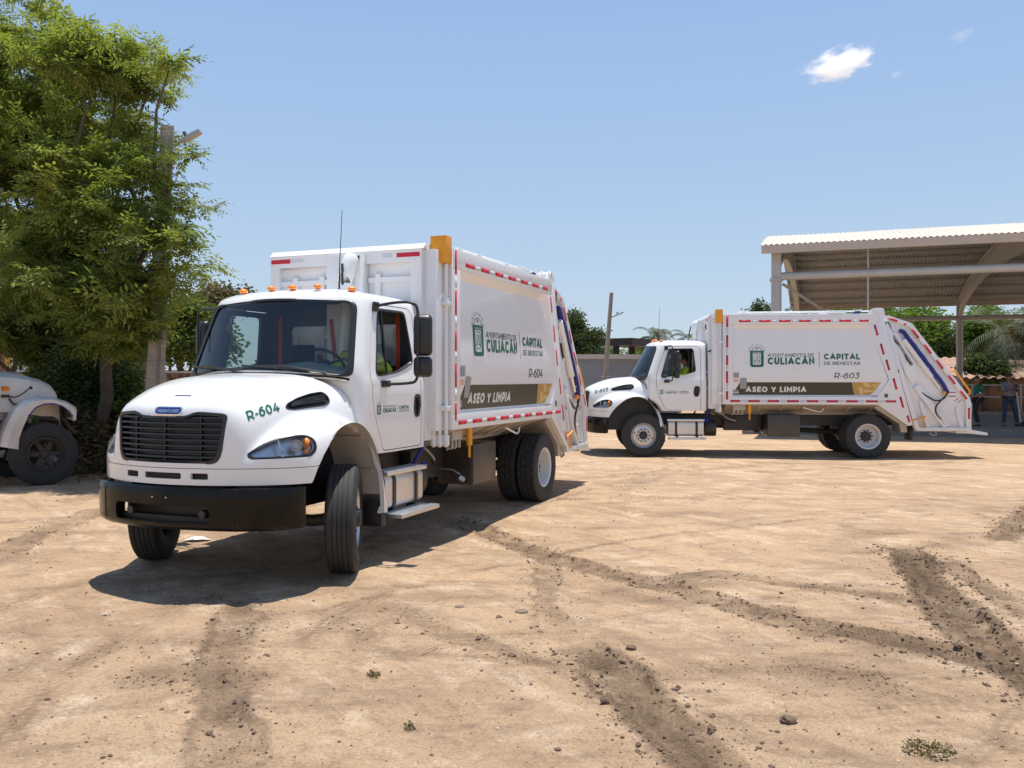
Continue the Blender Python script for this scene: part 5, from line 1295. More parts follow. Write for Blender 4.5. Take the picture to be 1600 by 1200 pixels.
def foliage(lobes, n, protos, seed, scale=1., surf=.45, zf=.95, hollow=.35, clump=0, sig=.4):
    """sprays of leaves through the volume of several lobes ((centre), (radii), weight)"""
    r = np.random.RandomState(seed); Wt = np.array([l[1][0]*l[1][1]*l[1][2] for l in lobes])**.75; Wt /= Wt.sum(); VV = []; T = []
    cen = []
    for k in range(n):
        c, rad = lobes[(k//clump) % len(lobes) if clump and k < len(lobes)*clump else r.choice(len(lobes), p=Wt)][:2]; d = r.normal(0, 1, 3); d /= np.linalg.norm(d)
        d[2] = d[2] if d[2] > -.6 else d[2]*.6
        s = (hollow+(1-hollow)*r.rand()**surf); s *= 1+.22*vn1(d*2.3+np.array(c))
        p = np.array(c)+np.array(rad)*d*s
        if clump:
            if k % clump == 0: sub = p
            else: p = sub+r.normal(0, sig, 3)*np.array([1, 1, .55])
        P = protos[r.randint(len(protos))]; a = r.uniform(0, 2*np.pi); ca, sa = math.cos(a), math.sin(a)
        sc = scale*r.uniform(.75, 1.25); til = r.normal(0, .3, 2); Q = np.array([[ca, -sa, til[0]], [sa, ca, til[1]], [-til[0]*ca-til[1]*sa, til[0]*sa-til[1]*ca, 1]])
        VV.append((P*sc) @ Q.T+p); 
        tone = np.clip(.5+.36*r.normal()+.10*(s-.7), 0, 1); T.append(np.clip(np.repeat(tone+.16*r.normal(0, 1, len(P)//4), 4), 0, 1)); cen.append(p)
    V = np.concatenate(VV); F = np.arange(len(V)).reshape(-1, 4); return V, F, np.concatenate(T), np.array(cen)
def vn1(p): return math.sin(p[0]*1.7+math.sin(p[1]*2.1))*math.cos(p[2]*1.9+p[1])
def branch(mb, a, b, r0, r1, seed, seg=5, wob=.12, n=7):
    r = random.Random(seed); a = Vector(a); b = Vector(b); L = (b-a).length; pts = []; rr = []
    for i in range(seg+1):
        t = i/seg; j = Vector((r.uniform(-1,1), r.uniform(-1,1), r.uniform(-.6,.6)))*wob*L*.35*math.sin(math.pi*t); pts.append(a.lerp(b, t)+j); rr.append(r0+(r1-r0)*t)
    mb.tube(pts, rr, n)
    return pts
def P3(px, py, D): 
    u = (px-800)/F_PX; w = -(py-592)/F_PX; return (u*D, D, CAM_H+w*D)
def tree(name, label, base, lobes, n, kind, mat_, seed, trunk_r=.16, scale=1., group=None, cat='tree', fork=None, twig=0, hollow=.35, trunk=True, clump=0, sig=.4):
    r = np.random.RandomState(seed)
    T = empty(name, base); tag(T, label, cat, group)
    V, F, tone, cen = foliage(lobes, n, PROTO[kind], seed, scale, hollow=hollow, clump=clump, sig=sig)
    V = V-np.array(base)
    link('crown', big_mesh('crown', V, F, M[mat_], False, {'tone': tone}), T)
    if trunk:
        mb = MB(); B = Vector(base); mid = Vector(fork) if fork else B.lerp(Vector(lobes[0][0]), .45)
        branch(mb, (0,0,-.05), mid-B, trunk_r*1.2, trunk_r*.8, seed, n=9); mb.build('trunk', M['bark'], T, smooth=60)
        for k, l in enumerate(lobes):
            g = MB(); pts = branch(g, mid-B, Vector(l[0])-B, trunk_r*.6, trunk_r*.12, seed+k, 6, .25)
            for j in range(twig):
                q = cen[r.randint(len(cen))]
                if (Vector(q)-Vector(l[0])).length < max(l[1])*1.1: branch(g, pts[3+j % 3], Vector(q)-B, trunk_r*.16, .008, seed+k*31+j, 4, .3, 5)
            g.build('limb', M['bark'], T, smooth=60)
    return T
_r = np.random.RandomState(3)
PROTO = {'neem': [spray_proto(_r) for _ in range(14)], 'blob': [blob_proto(_r) for _ in range(12)], 'bush': [blob_proto(_r, 30, .085, .22) for _ in range(10)], 'far': [blob_proto(_r, 16, .30, .6) for _ in range(10)]}
def lob(px, py, D, r, ry=None, depth=1.0, q=1.0):
    s = D/F_PX; return (P3(px, py, D), (r*s, r*s*depth, (ry or r)*s))
# the big neem on the left
tree('neem_tree', 'large leafy green tree filling the left edge, overhanging the old truck and pole', (-8.3, 17.6, 0),
     [lob(30,100,18.6,120,80), lob(120,105,16.3,70,55), lob(185,115,17.3,52,40), lob(238,128,17.3,22,16), lob(268,100,15.5,14,12), lob(60,230,18.4,130,100), lob(190,225,17.1,52,50), lob(175,290,15.8,95,80), lob(225,300,15.5,34,45), lob(238,345,15.3,32,38), lob(268,388,15.2,20,18), lob(120,390,17.2,110,70), lob(215,420,15.3,42,36), lob(255,432,15.2,14,12), lob(0,330,19,120,110), lob(-110,180,19.2,170,150), lob(60,470,18.6,80,44), lob(190,485,16,55,40), lob(120,460,16.2,70,60), lob(205,495,15.8,30,32), lob(20,520,18.8,60,34), lob(150,520,16.6,70,30), lob(70,540,18.8,60,24)],
     2700, 'neem', 'neem', 11, .13, .95, fork=(-8.0, 17.2, 2.6), twig=3, hollow=.35, clump=9, sig=.34)
bk = lambda *a, **k: tree(*a, **k)
bk('leafy_tree', 'dark leafy tree at the left edge behind the old truck cab', (-13.5, 23.5, 0), [lob(0,505,22,70,45), lob(-70,480,22,90,70), lob(50,500,23,30,40)], 420, 'blob', 'leafdark', 21, .15, group='trees behind the fence')
bk('leafy_tree', 'green tree between the concrete pole and the front truck, behind the fence', (-10.2, 27, 0), [lob(275,525,26,38,50), lob(320,530,27,45,45), lob(240,530,26,30,45), lob(300,490,26,24,18)], 750, 'blob', 'leafmid', 22, .13, scale=.85, group='trees behind the fence')
bk('dry_tree', 'sparse brownish tree top rising behind the front truck mirror', (-13, 38, 0), [lob(340,465,37,24,16), lob(372,470,37,22,10), lob(330,485,37,30,20)], 190, 'blob', 'leafdry', 23, .14, scale=1.0, group='trees behind the fence', twig=3)
bk('leafy_tree', 'dim green tree behind the neem, left of the concrete pole', (-11.6, 22, 0), [lob(150,520,21.5,60,50), lob(90,500,22,50,45), lob(205,510,21.5,30,55)], 900, 'blob', 'leafmid', 24, .14, scale=.8, group='trees behind the fence', twig=2)
bk('dry_shrub', 'tangle of dry brown branches behind the fence above the old truck hood', (-12.2, 21.5, 0), [lob(70,545,20.5,40,34), lob(120,560,20.5,30,26)], 260, 'bush', 'leafdry', 25, .05, group='shrubs along the fence', cat='shrub', twig=4)
for k, (px, py, D, r, ry, n, mt, lb) in enumerate(((120,640,18.6,36,62,420,'leafdark','dark shrub tall against the fence beside the old truck nose'), (165,600,18.4,38,50,420,'leafdark','dark shrub rising above the fence rail left of the pole'), (205,640,18.2,40,60,420,'leafmid','green shrub at the foot of the concrete pole'),
     (110,600,17.9,40,52,380,'leafdark','dense dark shrub under the neem crown by the fence'), (75,610,19.2,36,40,260,'leafmid','mid green shrub behind the old truck hood'), (230,660,17.8,30,44,300,'leafmid','green shrub hugging the pole just left of the front truck'),
     (140,675,17.6,34,24,260,'leafdry','low pale green shrub under the fence beside the truck bumper'), (160,560,19,40,30,260,'leafmid','loose green shrub top above the fence middle'))):
    x, y, z = P3(px, py, D); bk('shrub', lb, (x, y, 0), [((x, y, max(z, .2)), (r*D/F_PX, .6, ry*D/F_PX)), ((x+.25, y-.1, max(z*.5, .4)), (r*D/F_PX*.9, .6, .5))], n, 'bush', mt, 40+k, .04, scale=1.0, group='shrubs along the fence', cat='shrub', twig=2)
# beyond the tank and the second truck
bk('leafy_tree', 'slender dark tree behind the grey tank at the rear of the front truck', (4.6, 53, 0), [lob(905,535,52,26,22), lob(897,505,52,17,20), lob(930,525,52,15,8), lob(880,530,52,20,30), lob(920,550,52,26,10)], 520, 'blob', 'leafdark', 51, .15, scale=.85, group='trees in the distance', twig=3)
bk('leafy_tree', 'low yellow-green tree behind the dark carport beam', (8.0, 66, 0), [lob(945,552,64,26,10), lob(1000,552,64,22,9), lob(1045,556,64,30,12)], 220, 'blob', 'leafbright', 52, .12, group='trees in the distance')
bk('leafy_tree', 'small round tree beside the canopy column above the second truck', (18.3, 64, 0), [lob(1190,488,63,12,16), lob(1172,492,63,8,8), lob(1185,510,63,16,16)], 130, 'blob', 'leafdark', 53, .12, group='trees in the distance')
def row(specs):
    for k, (px, py, D, r, ry, n, mt, lb) in enumerate(specs):
        x, y, z = P3(px, py, D); rs = np.random.RandomState(70+k)
        L = [((x, y, z), (r*D/F_PX, r*D/F_PX*.8, ry*D/F_PX))]
        for j in range(4): L.append(((x+rs.uniform(-.7,.7)*r*D/F_PX, y+rs.uniform(-.4,.4), z+rs.uniform(-.8,.35)*ry*D/F_PX), (r*D/F_PX*.55, r*D/F_PX*.5, ry*D/F_PX*.55)))
        bk('leafy_tree', lb, (x, y, 0), L, n, 'blob', mt, 70+k, .16, scale=1.15, group='trees behind the canopy', hollow=.45)
row(((1255,505,60,34,26,360,'leafmid','tree under the left end of the canopy roof, above the second truck body'), (1320,500,61,34,20,330,'leafbright','bright green tree seen above the middle of the second truck'), (1375,498,61,30,20,300,'leafmid','green tree just left of the tailgate hinge of the second truck'),
     (1430,525,56,50,48,900,'leafbright','bright green broad tree behind the tailgate of the second truck'), (1475,560,55,36,40,520,'leafdark','dark green tree low beside the far canopy column'), (1535,520,56,38,44,620,'leafbright','bright green tree right of the far canopy column'),
     (1590,545,54,42,40,420,'leafdry','olive brown tree at the right edge above the tiled roof'), (1650,520,58,60,60,420,'leafmid','green tree just past the right edge of the lot'), (1540,575,50,30,16,240,'leafdark','dark tree low in front of the tiled roof')))
def palm(x, y, h, R_, seed, label, n=26):
    T = empty('palm_tree', (x, y, 0)); tag(T, label, 'palm', 'palm trees in the distance'); r = random.Random(seed)
    g = MB(); branch(g, (0,0,0), (0,0,h), .22, .16, seed, n=9, wob=.03); g.build('trunk', M['bark'], T, smooth=60)
    for k in range(n):
        a = r.uniform(0, 6.28); e = r.uniform(-.5, 1.35); L = R_*r.uniform(.85, 1.1); V = []; 
        for i in range(15):
            t = i/14; el = e-1.5*t*t; 
        p = Vector((0,0,h)); g = MB(); prev = p.copy(); dirh = Vector((math.cos(a), math.sin(a), 0)); el = e
        for i in range(14):
            d = dirh*math.cos(el)+Vector((0,0,1))*math.sin(el); q = prev+d*(L/14); side = d.cross(Vector((0,0,1))).normalized(); el -= .13+.06*i/14
            if i > 1:
                ll = L*.26*math.sin(math.pi*min(1, (i+2)/16))+.05
                for s in (-1, 1):
                    for sub in (0, .5):
                        o = prev.lerp(q, sub); tip = o+side*s*ll*.8+d*ll*.5+Vector((0,0,-ll*.35)); g.add([o, o+d*.05, tip], [(0,1,2)])
            g.add([prev-side*.02, prev+side*.02, q+side*.012, q-side*.012], [(0,1,2,3)]); prev = q
        m = g.mesh('frond', M['palmleaf'], smooth=None, recalc=False, merge=False); at = m.attributes.new('tone', 'FLOAT', 'POINT'); at.data.foreach_set('value', [r.uniform(.1, .9)]*len(m.vertices)); link('frond', m, T)
palm(9.75, 60, 4.75, 1.9, 1, 'palm tree whose crown shows just above the second truck cab'); palm(13.0, 64, 4.7, 1.9, 2, 'palm tree peeking over the rear of the second truck cab'); palm(29.5, 52, 4.6, 4.2, 3, 'large arching palm behind the canopy at the right edge', 30)

# ---------------------------------------------------------------- fence, poles, walls on the left
M['brickwall'] = mat('reddish_masonry', (.30,.13,.085), .9, noise=.3, nscale=6, bump=.4, bscale=20)
M['brownwall'] = mat('brown_plaster', (.20,.12,.08), .9, noise=.2, nscale=3)
F_ = empty('chain_link_fence', (-9.5, 19.3, 0)); tag(F_, 'chain-link fence with a galvanised top rail behind the shrubs on the left', 'fence')
fx = lambda t: Vector((-7.5+t*14, -.25*t, 0))
for k in range(7): MB().tube([fx(k/6), fx(k/6)+Vector((0,0,2.02))], .03, 8).build('post', M['zinc'], F_)
MB().tube([fx(0)+Vector((0,0,2.0)), fx(1)+Vector((0,0,2.0))], .024, 8).build('top_rail', M['zinc'], F_)
g = MB(); n = 200
for i in range(n):
    for s in (1, -1):
        a = fx(i/n); b = fx(min(1, max(0, i/n+s*2.0/14))); hz = abs((b-a).x)
        g.add([a, a+Vector((.006,0,0)), b+Vector((.006,0,hz)), b+Vector((0,0,hz))], [(0,1,2,3)])
w_ = g.build('wire_mesh', M['zinc'], F_, smooth=None, merge=False, recalc=False); tag(w_, kind='stuff')
# house with yellow window frame
Hs = empty('house', (-17.0, 32, 0)); tag(Hs, 'brown house with a yellow framed window far behind the old truck', 'house')
MB().box(-3.2, 2.0, -.2, 4, 0, 3.1).build('wall', M['brownwall'], Hs); MB().prism([(-.9,3.1),(-.9,3.25),(4.6,3.5),(4.6,3.1)], 0, -3.6, 2.4).build('roof', M['concrete'], Hs)
wf_ = MB().box(-1.55, -.55, -.27, -.2, 2.0, 2.65).build('window', mat('yellow_frame', (.55,.38,.06), .6), Hs); MB().box(-1.35, -.75, -.29, -.272, 2.07, 2.6).build('pane', M['silverstrip'], wf_)
bw = MB().box(-8.5, 3.8, 29, 29.2, 0, 2.15).build('brick_wall', M['brickwall'], None); bw.location = (-7, 0, 0); tag(bw, 'low reddish masonry wall behind the fence and the concrete pole', 'wall')
def street_pole(base, top, w0, w1, yaw, lamp, label, armlen=.75):
    T = empty('utility_pole', base); ls = .8; tag(T, label, 'pole', 'concrete street-light poles'); B = Vector(base); tp = Vector(top)-B
    g = MB(); rings = []
    sec = lambda w: [(-w*.62,-w*.5),(-w*.05,-w*.5),(-w*.05,-w*.36),(w*.18,-w*.36),(w*.18,-w*.5),(w*.5,-w*.5),(w*.5,w*.5),(-w*.62,w*.5)]
    Q = Matrix.Rotation(yaw, 3, 'Z')
    for t in (0, .5, 1): w = w0+(w1-w0)*t; rings.append([tuple(tp*t+Q @ Vector((a, b, 0))) for a, b in sec(w)])
    g.loft(rings); g.build('shaft', M['concrete'], T, bevel=.01)
    a = tp*lamp[0]; d = Vector(lamp[1]); mid = a+d*.7
    MB().tube([a, mid], .028 if base[1] < 30 else .045, 8).build('arm', M['zinc'], T, smooth=60)
    g = MB(); u = d.normalized(); sidev = u.cross(Vector((0,0,1))).normalized(); upv = sidev.cross(u)
    g.loft([[tuple(mid+u*x+sidev*sy*w+upv*z) for sy, z in ((-1,-h),(1,-h),(1,h*.6),(.5,h),(-.5,h),(-1,h*.6))] for x, w, h in ((-.10,.04,.03),(.0,.07,.04),(.18,.10,.04),(.33,.085,.03))]); g.build('lamp_head', M['zinc'], T, smooth=40)
    g = MB(); g.tube([mid+upv*.05+u*.05, mid+upv*.13+u*.05], .035, 10); g.build('photocell', M['interior'], T)
    for t in (.28, .33): MB().tube([tuple(tp*t+Q @ Vector((a_*1.03, b_*1.03, 0))) for a_, b_ in [(-.2,-.16),(.16,-.16),(.16,.16),(-.2,.16),(-.2,-.16)]], .008, 6).build('strap', M['zinc'], T)
street_pole((-6.75, 16.2, 0), (-6.42, 16.2, 6.58), .31, .20, R(28), (.935, (.48,.0,.26)), 'thick concrete pole with a street lamp beside the neem tree')
street_pole((4.38, 42, 0), (4.82, 42, 6.05), .20, .14, R(10), (.80, (.50,.0,.20)), 'distant leaning concrete pole with a lamp arm behind the second truck')
# old cables' clamp top is hidden in the leaves

# ---------------------------------------------------------------- round tank and dark carport in the middle distance
M['tankwall'] = mat('grey_tank_wall', (.19,.21,.235), .7, noise=.10, nscale=1.5)
M['rim'] = mat('pale_concrete_rim', (.42,.41,.40), .8, noise=.1, nscale=3)
T = empty('water_tank', (5.2, 50.5, 0)); tag(T, 'low round grey tank with a pale rim between the two trucks', 'tank')
g = MB(); g.lathe([(4.6,0),(4.6,2.92),(4.4,2.92),(4.4,0)], 72, axis=2, close=True); g.build('tank_wall', M['tankwall'], T, smooth=40)
g = MB(); g.lathe([(4.72,2.93),(4.74,3.18),(4.35,3.18),(4.35,2.93)], 72, axis=2, close=True); g.build('tank_rim', M['rim'], T, smooth=40)
T = empty('carport', (9.0, 58, 0)); tag(T, 'dark flat-roofed carport behind the round tank', 'carport')
a, b = Vector((5.0-9, 55-58, 4.25)), Vector((10.2-9, 63-58, 4.25)); M['darksteel'] = mat('dark_brown_steel', (.035,.026,.022), .6)
d = (b-a).normalized(); MB().obox((a+b)/2+Vector((1.5,.5,0)), d, Vector((-d.y, d.x, 0)), (0,0,1), (b-a).length, 2.6, .45).build('roof_slab', M['darksteel'], T)
for t in (.1, .35, .65, .9): p = a.lerp(b, t)+Vector((1.2,.3,0)); MB().box(p.x-.2, p.x+.2, p.y-.2, p.y+.2, 0, 4.0).build('post', M['darksteel'], T)

# ---------------------------------------------------------------- the vaulted canopy on the right
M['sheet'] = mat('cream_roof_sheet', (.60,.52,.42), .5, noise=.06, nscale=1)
M['steel'] = mat('grey_painted_steel', (.44,.43,.41), .5, noise=.08, nscale=2, bump=.05, bscale=10)
M['gutter'] = mat('tan_gutter', (.50,.41,.33), .5, noise=.06, nscale=1)
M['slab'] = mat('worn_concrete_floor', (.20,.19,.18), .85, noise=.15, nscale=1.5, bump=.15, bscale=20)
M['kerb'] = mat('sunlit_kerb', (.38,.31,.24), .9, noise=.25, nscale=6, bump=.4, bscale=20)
M['sheetunder'] = mat('shaded_sheet_underside', (.26,.262,.262), .6, noise=.1, nscale=1)  # darker grey than the top: shade below the roof put into the colour
T = empty('canopy', (8.53, 28.0, 0)); tag(T, 'large open canopy with a vaulted corrugated roof on tall columns at the right', 'canopy')
E_ = Vector((.94, -.34, 0)).normalized(); D_ = Vector((.34, .94, 0)).normalized(); SPAN, BAY, ZE, RISE = 23.0, 8.3, 6.12, 1.45
def cv(e, d, z): return tuple(E_*e+D_*d+Vector((0,0,z)))
def zr(d): t = d/SPAN; return ZE+RISE*4*t*(1-t)
for part, (z_off, m_, nm) in enumerate(((.0, 'sheet', 'roof_sheet'),)):
    # corrugated sheeting: ridges run across the span
    ne = int((BAY*3+1.4)/.17)*4; es = np.linspace(-.45, BAY*3+.6, ne+1); nd = 26; ds = np.linspace(-.55, SPAN+.55, nd)
    Eg, Dg = np.meshgrid(es, ds); Zg = np.array([[zr(d) for e in es] for d in ds])+.16+.018*np.sign(np.sin(Eg*2*np.pi/.17))*np.minimum(1, np.abs(np.sin(Eg*2*np.pi/.17))*1.6)
    Pt = np.stack([Eg*E_.x+Dg*D_.x, Eg*E_.y+Dg*D_.y, Zg], -1); Pb = Pt.copy(); Pb[..., 2] -= .012; V = np.concatenate([Pt.reshape(-1, 3), Pb.reshape(-1, 3)]); I = np.arange((ne+1)*nd).reshape(nd, ne+1); Ft = np.stack([I[:-1,:-1], I[:-1,1:], I[1:,1:], I[1:,:-1]], -1).reshape(-1, 4)
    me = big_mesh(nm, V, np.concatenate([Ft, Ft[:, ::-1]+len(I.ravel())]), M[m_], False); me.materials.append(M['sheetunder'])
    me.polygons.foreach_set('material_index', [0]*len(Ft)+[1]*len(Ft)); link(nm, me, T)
for d0, nm in ((-.50, 'eave_gutter'), (SPAN+.50, 'eave_gutter')):
    zz = zr(d0); g = MB(); g.loft([[cv(e, d0-.05, zz-.12), cv(e, d0+.05, zz-.12), cv(e, d0+.05, zz+.135), cv(e, d0-.05, zz+.135)] for e in (-.43, BAY*3+.55)]); g.build(nm, M['gutter'], T)
for k in range(16):
    d = .4+k*(SPAN-.8)/15; zz = zr(d); g = MB(); g.loft([[cv(e, d-.04, zz), cv(e, d+.04, zz), cv(e, d+.04, zz+.125), cv(e, d-.04, zz+.125)] for e in (-.4, BAY*3+.5)]); g.build('purlin', M['steel'], T)
def inner(d): t = d/SPAN; return 5.0+1.75*(max(0, 1-(2*t-1)**2))**.5 if 0 < t < 1 else 5.0
for k in range(4):
    e = k*BAY
    for d in (0, SPAN):
        g = MB(); g.tube([cv(e, d, 0), cv(e, d, 5.1)], .165, 20).tube([cv(e, d, .28), cv(e, d, .32)], .24, 12).tube([cv(e, d, 5.02), cv(e, d, 5.12)], .21, 20); g.build('column', M['steel'], T, smooth=40)
        g = MB(); g.loft([[cv(e-.15, d-.15, z), cv(e+.15, d-.15, z), cv(e+.15, d+.15, z), cv(e-.15, d+.15, z)] for z in (5.12, ZE-.02)]); g.build('column_head', M['steel'], T)
    # gable infill of upright ribs between the roof arc and the inner arc
    g = MB(); nn = 138; dd = np.linspace(.02, SPAN-.02, nn); top = []; bot = []
    for i, d in enumerate(dd):
        w = .055*(1 if (i//2) % 2 else -1); top.append((d, w)); 
    rows = [[cv(e+w, d, zr(d)-.01) for d, w in top], [cv(e+w, d, (zr(d)+inner(d))/2) for d, w in top], [cv(e+w, d, inner(d)) for d, w in top]]
    g.grid(rows); g.build('gable_sheet', M['steel'], T, smooth=None, recalc=False)
    for f_, nm in ((inner, 'inner_arch'), (lambda d: zr(d)-.07, 'outer_arch')):
        g = MB(); rr = []
        for t in np.linspace(0, math.pi, 41):
            d = SPAN/2*(1-math.cos(t)); z = f_(min(max(d, 1e-3), SPAN-1e-3)); rr.append([cv(e-.12, d, z-.07), cv(e+.12, d, z-.07), cv(e+.12, d, z+.07), cv(e-.12, d, z+.07)])
        g.loft(rr); g.build(nm, M['steel'], T)
for d in (0, SPAN): MB().tube([cv(0, d, 5.18), cv(BAY*3, d, 5.18)], .13, 16).build('tie_tube', M['steel'], T, smooth=50)
for k in range(3):
    MB().tube([cv(k*BAY+.2, .3, 4.95), cv(k*BAY+1.9, 3.5, 4.0)], .05, 8).build('brace', M['steel'], T)
    MB().tube([cv(k*BAY+BAY*.33, .02, ZE), cv(k*BAY+BAY*.33, .02, 2.6)], .03, 8).build('hanger_rod', M['steel'], T)
    MB().tube([cv(k*BAY+.2, 2, ZE), cv(k*BAY+BAY-.2, 18, ZE+.4)], .012, 5).build('tension_rod', M['steel'], T)
o = MB(); o.prism([cv(-1.2, 1.6, 0)[:2], cv(BAY*3+6, 1.6, 0)[:2], cv(BAY*3+6, 13.5, 0)[:2], cv(-1.2, 13.5, 0)[:2]], 2, -.1, .30)
o = o.build('court_slab', M['slab'], None); o.location = (8.53, 28.0, 0); tag(o, kind='structure')
o = MB(); o.prism([cv(-1.2, 13.52, 0)[:2], cv(BAY*3+6, 13.52, 0)[:2], cv(BAY*3+6, 14.6, 0)[:2], cv(-1.2, 14.6, 0)[:2]], 2, -.1, .42)
o = o.build('kerb', M['kerb'], None); o.location = (8.53, 28.0, 0); tag(o, kind='structure')
# tube-rail fence and tiled house behind
T = empty('pipe_rail_fence', (8.53, 28.0, 0)); tag(T, 'pale pipe-rail fence behind the two standing people', 'fence')
for e in np.arange(2, 32, 2.0): MB().tube([cv(e, 16.5, 0), cv(e, 16.5, 1.66)], .035, 6).build('post', M['zinc'], T)
for z in (1.6, 1.05): MB().tube([cv(1.5, 16.5, z), cv(31, 16.5, z)], .032, 6).build('rail', M['silverstrip'], T)
T = empty('tiled_house', (31, 50, 0)); tag(T, 'dark brown house under a clay tile roof behind the canopy', 'house')
M['tile'] = mat('clay_roof_tiles', (.34,.215,.15), .85, noise=.3, nscale=3, bump=.5, bscale=6)
MB().box(-5, 9, 0, 6, 0, 2.1).build('wall', M['brownwall'], T)
g = MB(); rows = []
for j in range(13):
    t = j/12; rows.append([(x, -1.2+t*4.5, 1.95+t*1.25+.05*(1 if (i//2) % 2 else -1)*.9+.03*(j % 2)) for i, x in enumerate(np.linspace(-5.8, 10, 120))])
g.grid(rows); g.build('roof', M['tile'], T, smooth=None, recalc=False)
# far tree belt that closes the lot all round
V = []; Tn = []; r = np.random.RandomState(9); L = []
for k in range(150):
    a = -1.25+2.5*k/149; D = 95+8*r.rand(); hgt = 2.2+1.1*r.rand(); L.append(((math.sin(a)*D, math.cos(a)*D, hgt*.45), (2.6, 2.2, hgt*.6)))
V, F, tn, _ = foliage(L, 2600, PROTO['far'], 91, 1.0, hollow=.3)
o = link('distant_tree_belt', big_mesh('distant_tree_belt', V, F, M['leafdark'], False, {'tone': tn})); tag(o, 'far belt of low trees round the edge of the lot', 'trees', kind='stuff')
